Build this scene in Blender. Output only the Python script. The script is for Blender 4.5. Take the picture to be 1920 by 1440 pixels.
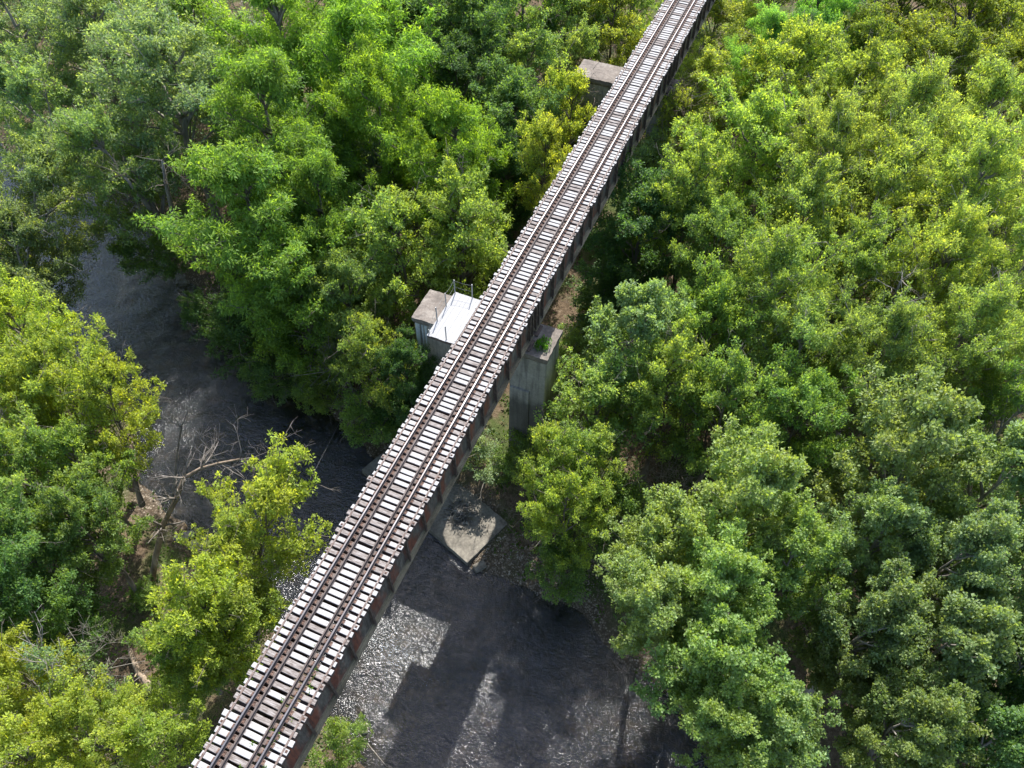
import bpy, bmesh, math, random
import numpy as np
from mathutils import Vector, Matrix, Euler, noise as mnoise

# ------------------------------------------------------------------ camera, sky, sun, exposure
scene = bpy.context.scene
for o in list(bpy.data.objects):
    bpy.data.objects.remove(o)
COL = scene.collection
WZ = 17.3                      # tie tops above the creek surface (z = 0 is the water)

cam_d = bpy.data.cameras.new('camera')
cam_d.sensor_width = 36.0
cam_d.lens = 1505.4 / 1920 * 36.0
cam_d.clip_start = 0.5
cam_d.clip_end = 6000
cam = bpy.data.objects.new('camera', cam_d)
COL.objects.link(cam)
cam.location = (12.01, 0.0, 31.75 + WZ)
yaw, pitch = math.radians(-23.0), math.radians(52.24)
F = Vector((math.sin(yaw) * math.cos(pitch), math.cos(yaw) * math.cos(pitch), -math.sin(pitch)))
Rt = Vector((math.cos(yaw), -math.sin(yaw), 0))
Up = Rt.cross(F)
cam.rotation_euler = Matrix((Rt, Up, -F)).transposed().to_euler()
scene.camera = cam

SUN_FROM = Vector((-0.165, 0.84, 1.0)).normalized()
elev = math.asin(SUN_FROM.z)
azim = math.atan2(SUN_FROM.x, SUN_FROM.y)
world = bpy.data.worlds.new('World')
scene.world = world
world.use_nodes = True
wn = world.node_tree
bg = wn.nodes['Background']
sky = wn.nodes.new('ShaderNodeTexSky')
sky.sky_type = 'NISHITA'
sky.sun_disc = False
sky.sun_elevation = elev
sky.sun_rotation = azim
sky.air_density = 1.0
sky.dust_density = 1.5
wn.links.new(sky.outputs['Color'], bg.inputs['Color'])
bg.inputs['Strength'].default_value = 0.15

sun_d = bpy.data.lights.new('sun', 'SUN')
sun_d.energy = 4.3
sun_d.angle = math.radians(0.53)
sun_d.color = (1.0, 0.965, 0.915)
sun = bpy.data.objects.new('sun', sun_d)
COL.objects.link(sun)
sun.rotation_euler = (-SUN_FROM).to_track_quat('-Z', 'Y').to_euler()
sun.location = (0, 60, 90)

scene.view_settings.view_transform = 'Standard'
scene.view_settings.look = 'None'
scene.view_settings.gamma = 1.0
scene.view_settings.use_curve_mapping = False
scene.view_settings.exposure = 1.3
scene.cycles.max_bounces = 8
scene.cycles.diffuse_bounces = 4
scene.cycles.transmission_bounces = 6
scene.cycles.transparent_max_bounces = 8
scene.cycles.sample_clamp_indirect = 6
scene.cycles.sample_clamp_direct = 12
scene.cycles.use_denoising = True
scene.cycles.denoiser = 'OPENIMAGEDENOISE'
scene.cycles.denoising_input_passes = 'RGB_ALBEDO_NORMAL'

# ------------------------------------------------------------------ helpers
def tag(o, label=None, cat=None, group=None, kind=None):
    if label: o['label'] = label
    if cat: o['category'] = cat
    if group: o['group'] = group
    if kind: o['kind'] = kind
    return o

def empty(name, loc=(0, 0, 0)):
    o = bpy.data.objects.new(name, None)
    o.empty_display_size = 0.3
    COL.objects.link(o)
    o.location = loc
    return o

def link(name, me, mat=None, parent=None, loc=None, rot=None):
    o = bpy.data.objects.new(name, me)
    if mat is not None and not me.materials:
        me.materials.append(mat)
    COL.objects.link(o)
    if parent: o.parent = parent
    if loc is not None: o.location = loc
    if rot is not None: o.rotation_euler = rot
    return o

def np_mesh(name, V, Fc, smooth=False):
    """V (n,3) array, Fc (m,k) int array with k = 3 or 4."""
    V = np.asarray(V, np.float32); Fc = np.asarray(Fc, np.int32)
    me = bpy.data.meshes.new(name)
    m, k = Fc.shape
    me.vertices.add(len(V)); me.vertices.foreach_set('co', V.ravel())
    me.loops.add(m * k); me.loops.foreach_set('vertex_index', Fc.ravel())
    me.polygons.add(m)
    me.polygons.foreach_set('loop_start', np.arange(0, m * k, k, dtype=np.int32))
    me.polygons.foreach_set('loop_total', np.full(m, k, np.int32))
    if smooth: me.polygons.foreach_set('use_smooth', np.ones(m, bool))
    me.update(calc_edges=True)
    return me

class MB:
    """collects boxes, prisms and tubes into one mesh"""
    def __init__(self): self.v = []; self.f = []; self.mi = []
    def add(self, vs, fs, mi=0):
        b = len(self.v); self.v += [tuple(x) for x in vs]
        self.f += [tuple(b + i for i in f) for f in fs]; self.mi += [mi] * len(fs)
    def box(self, x0, x1, y0, y1, z0, z1, mi=0, taper=0.0):
        t = taper
        self.add([(x0, y0, z0), (x1, y0, z0), (x1, y1, z0), (x0, y1, z0),
                  (x0 + t, y0 + t, z1), (x1 - t, y0 + t, z1), (x1 - t, y1 - t, z1), (x0 + t, y1 - t, z1)],
                 [(0, 3, 2, 1), (4, 5, 6, 7), (0, 1, 5, 4), (1, 2, 6, 5), (2, 3, 7, 6), (3, 0, 4, 7)], mi)
    def tube(self, pts, rad, n=6, mi=0):
        pts = [Vector(p) for p in pts]; vs = []; fs = []
        ref = Vector((0.31, 0.17, 0.93))
        for i, p in enumerate(pts):
            d = (pts[min(i + 1, len(pts) - 1)] - pts[max(i - 1, 0)]).normalized()
            a = d.cross(ref)
            if a.length < 1e-3: a = d.cross(Vector((1, 0, 0)))
            a.normalize(); b = d.cross(a)
            for k in range(n):
                t = 2 * math.pi * k / n
                vs.append(p + (a * math.cos(t) + b * math.sin(t)) * rad[i])
        for i in range(len(pts) - 1):
            for k in range(n):
                k2 = (k + 1) % n
                fs.append((i * n + k, i * n + k2, (i + 1) * n + k2, (i + 1) * n + k))
        fs.append(tuple(range(n - 1, -1, -1)))
        fs.append(tuple(range((len(pts) - 1) * n, len(pts) * n)))
        self.add(vs, fs, mi)
    def mesh(self, name, mats=(), smooth=False, bevel=0.0):
        me = bpy.data.meshes.new(name)
        me.from_pydata(self.v, [], self.f)
        for m in mats: me.materials.append(m)
        if len(mats) > 1: me.polygons.foreach_set('material_index', np.array(self.mi, np.int32))
        if bevel:
            bm = bmesh.new(); bm.from_mesh(me)
            bmesh.ops.bevel(bm, geom=bm.edges[:], offset=bevel, segments=1, affect='EDGES')
            bm.to_mesh(me); bm.free()
        if smooth: me.polygons.foreach_set('use_smooth', np.ones(len(me.polygons), bool))
        me.update()
        return me

# ------------------------------------------------------------------ materials
class NT:
    def __init__(self, name):
        self.m = bpy.data.materials.new(name); self.m.use_nodes = True
        self.t = self.m.node_tree; self.t.nodes.clear()
        self.out = self.t.nodes.new('ShaderNodeOutputMaterial')
    def n(self, typ, ins=None, **kw):
        nd = self.t.nodes.new(typ)
        for k, v in kw.items(): setattr(nd, k, v)
        for k, v in (ins or {}).items(): self.set(nd.inputs[k], v)
        return nd
    def set(self, sock, v):
        if isinstance(v, bpy.types.NodeSocket): self.t.links.new(v, sock)
        elif isinstance(v, bpy.types.Node): self.t.links.new(v.outputs[0], sock)
        else: sock.default_value = v
    def obj(self): return self.n('ShaderNodeTexCoord').outputs['Object']
    def wpos(self): return self.n('ShaderNodeNewGeometry').outputs['Position']
    def noise(self, vec, scale, detail=4, rough=0.55, stretch=None, dist=0.0):
        if stretch: vec = self.n('ShaderNodeMapping', {'Vector': vec, 'Scale': stretch})
        return self.n('ShaderNodeTexNoise', {'Vector': vec, 'Scale': scale, 'Detail': detail, 'Roughness': rough, 'Distortion': dist}).outputs['Fac']
    def ramp(self, fac, stops, interp='LINEAR'):
        r = self.n('ShaderNodeValToRGB', {'Fac': fac}); cr = r.color_ramp; cr.interpolation = interp
        while len(cr.elements) < len(stops): cr.elements.new(0.5)
        for e, (p, c) in zip(cr.elements, stops):
            e.position = p; e.color = (c, c, c, 1) if isinstance(c, (int, float)) else (*c, 1)
        return r.outputs['Color']
    def mix(self, fac, a, b, mode='MIX'):
        nd = self.n('ShaderNodeMix', data_type='RGBA', blend_type=mode)
        self.set(nd.inputs[0], fac)
        for s, v in ((nd.inputs[6], a), (nd.inputs[7], b)):
            self.set(s, (*v, 1) if isinstance(v, tuple) and len(v) == 3 else v)
        return nd.outputs[2]
    def math(self, op, a, b=0.0, c=0.0, clamp=False):
        nd = self.n('ShaderNodeMath', operation=op, use_clamp=clamp)
        self.set(nd.inputs[0], a); self.set(nd.inputs[1], b); self.set(nd.inputs[2], c)
        return nd.outputs[0]
    def sep(self, vec): return self.n('ShaderNodeSeparateXYZ', {'Vector': vec}).outputs
    def bump(self, h, strength=0.3, dist=0.02, normal=None):
        ins = {'Height': h, 'Strength': strength, 'Distance': dist}
        if normal is not None: ins['Normal'] = normal
        return self.n('ShaderNodeBump', ins).outputs['Normal']
    def pbr(self, color, rough=0.8, metal=0.0, normal=None, spec=0.3):
        b = self.n('ShaderNodeBsdfPrincipled')
        self.set(b.inputs['Base Color'], (*color, 1) if isinstance(color, tuple) and len(color) == 3 else color)
        self.set(b.inputs['Roughness'], rough); self.set(b.inputs['Metallic'], metal)
        b.inputs['Specular IOR Level'].default_value = spec
        if normal is not None: self.set(b.inputs['Normal'], normal)
        return b.outputs[0]
    def done(self, shader):
        self.set(self.out.inputs['Surface'], shader); return self.m

def mat_leaf(name, young=(2.1, 1.8, 1.0), gloss=0.012, trans=0.55):
    t = NT(name)
    at = t.n('ShaderNodeAttribute', attribute_name='leaf')
    s = t.n('ShaderNodeSeparateColor', {'Color': at.outputs['Color']}).outputs
    oi = t.n('ShaderNodeObjectInfo')
    k = t.math('MULTIPLY_ADD', s[1], 0.7, 0.65)
    kk = t.n('ShaderNodeCombineColor', {0: k, 1: k, 2: k}).outputs[0]
    base = t.mix(1.0, oi.outputs['Color'], kk, 'MULTIPLY')
    yc = t.mix(1.0, oi.outputs['Color'], young, 'MULTIPLY')
    col = t.mix(s[0], base, yc)
    hue = t.mix(s[2], (0.84, 0.94, 1.12), (1.14, 1.05, 0.9))
    col = t.mix(1.0, col, hue, 'MULTIPLY')
    tcol = t.mix(1.0, col, (1.7, 1.6, 0.62), 'MULTIPLY')
    d = t.n('ShaderNodeBsdfDiffuse', {'Color': col})
    tr = t.n('ShaderNodeBsdfTranslucent', {'Color': tcol})
    m1 = t.n('ShaderNodeMixShader', {0: trans, 1: d.outputs[0], 2: tr.outputs[0]})
    g = t.n('ShaderNodeBsdfGlossy', {'Color': (0.9, 0.95, 0.9, 1), 'Roughness': 0.5})
    m2 = t.n('ShaderNodeMixShader', {0: gloss, 1: m1.outputs[0], 2: g.outputs[0]})
    return t.done(m2.outputs[0])

def mat_bark(name, c1, c2):
    t = NT(name); o = t.obj()
    n1 = t.noise(o, 3.0, 5, 0.6, (1, 1, 0.25)); n2 = t.noise(o, 14, 3)
    col = t.ramp(n1, [(0.3, c1), (0.7, c2)])
    return t.done(t.pbr(col, 0.9, normal=t.bump(n2, 0.5, 0.03)))

def mat_tie():
    t = NT('weathered_tie_wood'); o = t.obj(); oi = t.n('ShaderNodeObjectInfo').outputs['Random']
    x, y, z = t.sep(o)[:3]
    off = t.n('ShaderNodeCombineXYZ', {0: t.math('MULTIPLY', oi, 37.0), 1: t.math('MULTIPLY', oi, 91.0), 2: 0.0}).outputs[0]
    v = t.n('ShaderNodeVectorMath', {0: o, 1: off}, operation='ADD').outputs[0]
    grain = t.noise(v, 9, 6, 0.65, (0.28, 3.0, 3.0), 0.4)
    blot = t.noise(v, 2.2, 4, 0.6, (0.8, 2.0, 1.0))
    fine = t.noise(v, 40, 3, 0.6, (0.15, 2.2, 2.0))
    pale = t.ramp(grain, [(0.27, (0.10, 0.08, 0.068)), (0.36, (0.23, 0.215, 0.205)), (0.45, (0.335, 0.328, 0.32)), (0.8, (0.385, 0.381, 0.375))])
    old = t.ramp(grain, [(0.30, (0.045, 0.033, 0.027)), (0.45, (0.12, 0.096, 0.082)), (0.58, (0.235, 0.21, 0.195)), (0.8, (0.34, 0.325, 0.31))])
    worn = t.math('GREATER_THAN', t.math('FRACT', t.math('MULTIPLY', oi, 7.31)), 0.66)
    worn = t.math('MULTIPLY_ADD', worn, 0.75, t.math('MULTIPLY', blot, 0.30), clamp=True)
    top = t.mix(worn, pale, old)
    # dirt and rust ground in around each rail seat
    ax = t.math('ABSOLUTE', x)
    seat = t.math('SUBTRACT', 1.0, t.math('DIVIDE', t.math('ABSOLUTE', t.math('SUBTRACT', ax, 0.60)), 0.27))
    seat = t.math('ADD', t.math('MULTIPLY', seat, 2.6), t.math('MULTIPLY_ADD', blot, 2.4, -1.2), clamp=True)
    rust = t.ramp(t.noise(v, 11, 4), [(0.3, (0.05, 0.036, 0.03)), (0.6, (0.125, 0.096, 0.082)), (0.8, (0.25, 0.215, 0.195))])
    top = t.mix(t.math('MULTIPLY', seat, 0.92), top, rust)
    crack = t.math('LESS_THAN', fine, 0.335)
    top = t.mix(t.math('MULTIPLY', crack, 0.75), top, (0.07, 0.05, 0.045))
    # sun bleaching only reached the upper face; sides keep the dark creosote
    side = t.math('LESS_THAN', z, -0.02)
    col = t.mix(side, top, t.ramp(grain, [(0.35, (0.045, 0.032, 0.027)), (0.7, (0.13, 0.095, 0.08))]))
    return t.done(t.pbr(col, 0.85, normal=t.bump(t.math('ADD', grain, t.math('MULTIPLY', fine, 0.5)), 0.45, 0.012)))

def mat_rust(name, dark, mid, light, scale=5.0, rough=0.75, metal=0.0, stretch=None):
    t = NT(name); o = t.obj()
    n1 = t.noise(o, scale, 5, 0.6, stretch); n2 = t.noise(o, scale * 6, 3)
    col = t.ramp(t.math('ADD', t.math('MULTIPLY', n1, 0.75), t.math('MULTIPLY', n2, 0.25)), [(0.34, dark), (0.5, mid), (0.68, light)])
    return t.done(t.pbr(col, rough, metal, t.bump(n2, 0.25, 0.006)))

def mat_web():
    t = NT('rusted_girder_paint'); o = t.obj(); x, y, z = t.sep(o)[:3]
    n1 = t.noise(o, 1.1, 5, 0.62, (1, 1, 0.55)); n2 = t.noise(o, 7, 5, 0.65, (1, 1, 0.3)); n3 = t.noise(o, 0.5, 3)
    grey = t.ramp(n2, [(0.3, (0.05, 0.042, 0.036)), (0.5, (0.115, 0.098, 0.082)), (0.7, (0.19, 0.165, 0.135))])
    ph = t.math('SUBTRACT', t.math('FRACT', t.math('DIVIDE', t.math('ADD', y, 0.35), 1.67)), 0.5)
    panel = t.math('SUBTRACT', 0.36, t.math('ABSOLUTE', ph))
    red = t.math('ADD', t.math('MULTIPLY', panel, 1.5), t.math('MULTIPLY_ADD', n1, 3.8, -1.75))
    red = t.math('MULTIPLY', red, 1.6, clamp=True)
    redc = t.ramp(n2, [(0.3, (0.08, 0.028, 0.018)), (0.6, (0.22, 0.062, 0.032)), (0.85, (0.32, 0.13, 0.075))])
    col = t.mix(t.math('MULTIPLY', red, 0.85), grey, redc)
    streak = t.noise(o, 3.0, 4, 0.6, (1, 4.0, 0.12))
    col = t.mix(t.ramp(streak, [(0.5, 0.0), (0.68, 0.65)]), col, (0.05, 0.035, 0.028))
    return t.done(t.pbr(col, 0.7, normal=t.bump(n2, 0.2, 0.01)))

def mat_concrete(name, c1, c2, c3, stain=0.0, zdark=None):
    t = NT(name); o = t.obj(); z = t.sep(o)[2]
    n1 = t.noise(o, 0.9, 5, 0.6); n2 = t.noise(o, 6, 6, 0.65); n3 = t.noise(o, 30, 3); st = t.noise(o, 1.6, 5, 0.65, (1.6, 1.6, 0.13))
    col = t.ramp(t.math('ADD', t.math('MULTIPLY', n1, 0.5), t.math('MULTIPLY', n2, 0.5)), [(0.34, c1), (0.5, c2), (0.66, c3)])
    if stain:
        col = t.mix(t.ramp(st, [(0.46, 0.0), (0.68, stain)]), col, (0.045, 0.042, 0.038))
    if zdark is not None:   # algae and silt line left by floods
        w = t.math('ADD', t.math('SUBTRACT', zdark, z), t.math('MULTIPLY_ADD', n1, 2.4, -1.2))
        col = t.mix(t.math('MULTIPLY', t.math('MULTIPLY', w, 1.2, clamp=True), 0.72), col, (0.055, 0.052, 0.042))
    pits = t.ramp(n3, [(0.32, 0.0), (0.42, 1.0)])
    return t.done(t.pbr(col, 0.9, normal=t.bump(t.math('ADD', n2, t.math('MULTIPLY', pits, 0.3)), 0.5, 0.02)))

M = {}
M['leaf'] = mat_leaf('leaf_green')
M['leaf_pale'] = mat_leaf('leaf_broad', (1.32, 1.32, 0.95), 0.022, 0.5)
M['bark'] = mat_bark('bark_grey_brown', (0.075, 0.062, 0.05), (0.21, 0.185, 0.155))
M['bark_pale'] = mat_bark('bark_pale_grey', (0.14, 0.125, 0.105), (0.33, 0.30, 0.265))
M['dead'] = mat_bark('dead_wood', (0.09, 0.075, 0.06), (0.27, 0.24, 0.205))
M['dead_bark'] = mat_bark('dead_wood_brown', (0.11, 0.08, 0.055), (0.36, 0.28, 0.20))
M['tie'] = mat_tie()
M['rail'] = mat_rust('rail_rust', (0.036, 0.027, 0.024), (0.075, 0.057, 0.05), (0.125, 0.10, 0.088), 6, 0.7, stretch=(1, 0.3, 1))
M['rail_head'] = mat_rust('rail_head_worn_steel', (0.095, 0.084, 0.082), (0.15, 0.138, 0.138), (0.22, 0.214, 0.22), 3, 0.38, 0.7, (1, 0.15, 1))
M['plate'] = mat_rust('tie_plate_rust', (0.045, 0.028, 0.022), (0.10, 0.06, 0.045), (0.19, 0.125, 0.095), 9, 0.85)
M['strap'] = mat_rust('strap_rust', (0.06, 0.042, 0.036), (0.12, 0.085, 0.07), (0.20, 0.16, 0.14), 8, 0.75)
M['web'] = mat_web()
M['flange'] = mat_rust('flange_grime', (0.085, 0.07, 0.045), (0.19, 0.155, 0.095), (0.30, 0.25, 0.16), 2.2, 0.85, stretch=(1, 0.4, 1))
M['stiff'] = mat_rust('stiffener_rust', (0.035, 0.028, 0.024), (0.085, 0.062, 0.05), (0.17, 0.12, 0.09), 4, 0.75)
M['galv'] = mat_rust('galvanised_post', (0.20, 0.205, 0.205), (0.29, 0.295, 0.29), (0.38, 0.385, 0.38), 8, 0.5, 0.4)
M['pier'] = mat_concrete('pier_concrete', (0.20, 0.185, 0.155), (0.285, 0.265, 0.225), (0.37, 0.345, 0.30), 0.75, 9.6)
M['cap'] = mat_concrete('pier_cap_concrete', (0.10, 0.085, 0.072), (0.165, 0.14, 0.118), (0.25, 0.225, 0.195), 0.35)
M['pier_pale'] = mat_concrete('pier_whitened_concrete', (0.30, 0.315, 0.31), (0.48, 0.50, 0.495), (0.62, 0.63, 0.62), 0.3)
M['slab'] = mat_concrete('footing_concrete', (0.085, 0.075, 0.06), (0.165, 0.148, 0.12), (0.26, 0.235, 0.19), 0.5)
M['rock'] = mat_concrete('rock_grey', (0.13, 0.12, 0.105), (0.24, 0.225, 0.20), (0.36, 0.34, 0.31))
M['rock_pale'] = mat_concrete('rock_pale_buff', (0.24, 0.20, 0.14), (0.33, 0.285, 0.205), (0.42, 0.375, 0.285))
M['vine'] = mat_bark('dry_vine', (0.07, 0.052, 0.038), (0.19, 0.155, 0.12))
M['steel_wire'] = mat_rust('wire_steel', (0.13, 0.13, 0.125), (0.19, 0.19, 0.185), (0.26, 0.26, 0.255), 5, 0.5, 0.3)

def mat_plank():
    t = NT('pale_platform_plank'); o = t.obj(); oi = t.n('ShaderNodeObjectInfo').outputs['Random']
    off = t.n('ShaderNodeCombineXYZ', {0: t.math('MULTIPLY', oi, 31.0), 1: t.math('MULTIPLY', oi, 77.0), 2: 0.0}).outputs[0]
    v = t.n('ShaderNodeVectorMath', {0: o, 1: off}, operation='ADD').outputs[0]
    g = t.noise(v, 8, 5, 0.6, (3.0, 0.25, 1)); b = t.noise(v, 1.3, 4)
    col = t.ramp(t.math('ADD', t.math('MULTIPLY', g, 0.7), t.math('MULTIPLY', b, 0.3)), [(0.30, (0.17, 0.155, 0.14)), (0.40, (0.255, 0.25, 0.243)), (0.7, (0.305, 0.303, 0.298))])
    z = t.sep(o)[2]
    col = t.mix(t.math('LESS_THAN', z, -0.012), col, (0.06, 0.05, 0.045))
    return t.done(t.pbr(col, 0.8, normal=t.bump(g, 0.25, 0.006)))
M['plank'] = mat_plank()

# ------------------------------------------------------------------ terrain, creek
POLY = np.array([(-156.53, 66.32), (-106.53, 53.32), (-56.53, 41.32), (-44.74, 40.03), (-33.88, 35.79), (-26.64, 31.3), (-17.94, 28.42), (-10.21, 25.52), (-3.87, 22.42), (0.52, 19.92), (3.97, 19.86), (8.49, 20.03), (15.02, 16.26), (18.13, 14.13), (23.13, 6.13), (32.13, -7.87), (88.13, -65.87), (73.13, -71.87), (14.42, -13.41), (6.42, -0.41), (0.42, 6.59), (-3.3, 8.14), (-11.36, 12.93), (-16.1, 13.75), (-23.23, 16.94), (-29.62, 22.43), (-37.33, 23.77), (-43.96, 27.31), (-52.54, 33.08), (-100.54, 43.08), (-150.54, 53.08)], float)

def creek_sd(P):
    """signed distance to the creek outline, negative in the water; P (n,2)"""
    a = POLY; b = np.roll(POLY, -1, 0)
    best = np.full(len(P), 1e9); ins = np.zeros(len(P), bool)
    for (p, q) in zip(a, b):
        d = q - p; r = P - p
        t = np.clip((r @ d) / (d @ d), 0, 1)
        best = np.minimum(best, np.hypot(*(r - t[:, None] * d).T))
        if p[1] != q[1]:
            c = ((p[1] > P[:, 1]) != (q[1] > P[:, 1])) & (P[:, 0] < (q[0] - p[0]) * (P[:, 1] - p[1]) / (q[1] - p[1]) + p[0])
            ins ^= c
    return np.where(ins, -best, best)

_rs = np.random.RandomState(5)
_waves = [(_rs.uniform(0, 6.28), k, _rs.uniform(0, 6.28), 1.0 / k ** 0.75) for k in (0.09, 0.13, 0.21, 0.34, 0.5, 0.8, 1.2, 1.9, 2.6) for _ in (0, 1)]
def wnoise(P, kmin=0, kmax=9):
    z = np.zeros(len(P)); n = 0
    for a, k, ph, am in _waves:
        if kmin <= k <= kmax:
            z += am * np.sin(k * (P[:, 0] * math.cos(a) + P[:, 1] * math.sin(a)) + ph + 1.3 * np.sin(0.37 * k * (P[:, 0] * math.sin(a) - P[:, 1] * math.cos(a)))); n += am
    return z / max(n, 1e-6)

def ground_z(P):
    P = np.atleast_2d(np.asarray(P, float))
    s = creek_sd(P) + 0.9 * wnoise(P, 0.4, 3) * 1.4
    bank = np.minimum(1.5, 0.35 * np.maximum(s, 0)) + np.minimum(2.0, np.maximum(0, s - 6) * 0.06)
    bed = -np.minimum(0.75, 0.16 * np.maximum(-s, 0)) + 0.12 * wnoise(P, 0.7, 3) * np.clip(-s / 2, 0, 1)
    z = np.where(s > 0, bank, bed - 0.02)
    flat = np.exp(-(((P[:, 0] + 0.5) / 3.6) ** 4 + ((P[:, 1] - 22.6) / 3.2) ** 4))     # gravel bar round the old footing
    z = z * (1 - flat) + np.minimum(z, 0.22) * flat
    return z + 0.35 * wnoise(P, 0.2, 3) * np.clip(s / 3, 0, 1)

def axis(lo, hi, fine_lo, fine_hi, step):
    a = np.arange(fine_lo, fine_hi + 1e-6, step)
    l = fine_lo - np.geomspace(2, fine_lo - lo, 14)[::-1]
    h = fine_hi + np.geomspace(2, hi - fine_hi, 14)
    return np.concatenate([l, a, h])

gx = axis(-2500, 2500, -95, 52, 0.55); gy = axis(-2500, 2500, -12, 124, 0.55)
X, Y = np.meshgrid(gx, gy); P2 = np.stack([X.ravel(), Y.ravel()], 1)
Z = ground_z(P2)
nx, ny = len(gx), len(gy)
idx = np.arange(nx * ny).reshape(ny, nx)
quads = np.stack([idx[:-1, :-1].ravel(), idx[:-1, 1:].ravel(), idx[1:, 1:].ravel(), idx[1:, :-1].ravel()], 1)
me = np_mesh('ground', np.column_stack([P2, Z]), quads, True)

def mat_ground():
    t = NT('forest_floor'); w = t.wpos(); z = t.sep(w)[2]
    n1 = t.noise(w, 0.35, 5, 0.6); n2 = t.noise(w, 3.5, 6, 0.65); n3 = t.noise(w, 18, 4, 0.6)
    litter = t.ramp(t.math('ADD', t.math('MULTIPLY', n2, 0.6), t.math('MULTIPLY', n3, 0.4)), [(0.33, (0.04, 0.028, 0.018)), (0.5, (0.105, 0.075, 0.048)), (0.68, (0.21, 0.16, 0.11))])
    green = t.ramp(n3, [(0.35, (0.025, 0.045, 0.01)), (0.65, (0.07, 0.11, 0.025))])
    col = t.mix(t.ramp(n1, [(0.45, 0.0), (0.6, 0.8)]), litter, green)
    vor = t.n('ShaderNodeTexVoronoi', {'Vector': w, 'Scale': 7.0})
    peb = t.ramp(t.n('ShaderNodeSeparateColor', {'Color': vor.outputs['Color']}).outputs[0], [(0.1, (0.07, 0.054, 0.038)), (0.5, (0.14, 0.11, 0.08)), (0.9, (0.25, 0.21, 0.165))])
    peb = t.mix(t.ramp(vor.outputs['Distance'], [(0.25, 0.0), (0.6, 0.9)]), peb, (0.06, 0.045, 0.03))
    shore = t.math('SUBTRACT', 1.0, t.math('MULTIPLY', t.math('ADD', z, t.math('MULTIPLY_ADD', n1, 1.2, -0.75)), 1.6), clamp=True)
    col = t.mix(shore, col, peb)
    mud = t.ramp(t.noise(w, 0.9, 5, 0.6), [(0.40, (0.022, 0.018, 0.011)), (0.53, (0.075, 0.054, 0.026)), (0.68, (0.27, 0.185, 0.075))])
    under = t.math('MULTIPLY', t.math('SUBTRACT', 0.02, z), 9.0, clamp=True)
    col = t.mix(t.math('MULTIPLY', under, 0.92), col, mud)
    return t.done(t.pbr(col, 0.95, normal=t.bump(t.math('ADD', n2, n3), 0.7, 0.08), spec=0.1))
gobj = link('ground', me, mat_ground()); tag(gobj, kind='structure')

# water surface: a sheet that runs under both banks, with real waves at the riffle
wx = np.arange(-92, 32, 0.25); wy = np.arange(-16, 62, 0.25)
X, Y = np.meshgrid(wx, wy); PW = np.stack([X.ravel(), Y.ravel()], 1)
sdw = creek_sd(PW)
def blob(cx, cy, a, lx, ly):
    dx, dy = PW[:, 0] - cx, PW[:, 1] - cy; u = dx * math.cos(a) + dy * math.sin(a); v = dy * math.cos(a) - dx * math.sin(a)
    return np.exp(-(u / lx) ** 2 - (v / ly) ** 2)
rif = np.maximum.reduce([blob(-1.5, 13.2, -0.3, 4.2, 2.9), 0.8 * blob(1.6, 12.4, 0.5, 4.6, 1.5), 0.45 * blob(-1.0, 9.6, -0.3, 2.5, 1.4), 0.35 * blob(-24, 22, -0.5, 12, 4), 0.3 * blob(-8, 18, -0.4, 9, 5), 0.4 * blob(5.0, 18.4, -.2, 1.6, .9)])
rs2 = np.random.RandomState(3); zw = np.zeros(len(PW))
for k in (1.6, 2.3, 3.1, 4.2, 5.5):
    for _ in range(4):
        a = rs2.normal(-0.55, 0.7); ph = rs2.uniform(0, 6.28)
        zw += np.sin(k * (PW[:, 0] * math.cos(a) + PW[:, 1] * math.sin(a)) + ph + 1.5 * np.sin(0.31 * k * (PW[:, 1] * math.cos(a) - PW[:, 0] * math.sin(a)) + ph)) * 0.012 / k ** 0.6
zw = zw * (0.55 + 2.0 * rif)
nx, ny = len(wx), len(wy); idx = np.arange(nx * ny).reshape(ny, nx)
quads = np.stack([idx[:-1, :-1].ravel(), idx[:-1, 1:].ravel(), idx[1:, 1:].ravel(), idx[1:, :-1].ravel()], 1)
keep = (sdw[quads].min(1) < 2.2)
quads = quads[keep]; used = np.unique(quads); remap = np.full(nx * ny, -1); remap[used] = np.arange(len(used))
mew = np_mesh('creek_water', np.column_stack([PW, zw])[used], remap[quads], True)
at = mew.attributes.new('riffle', 'FLOAT', 'POINT'); at.data.foreach_set('value', rif[used].astype(np.float32))

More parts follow.
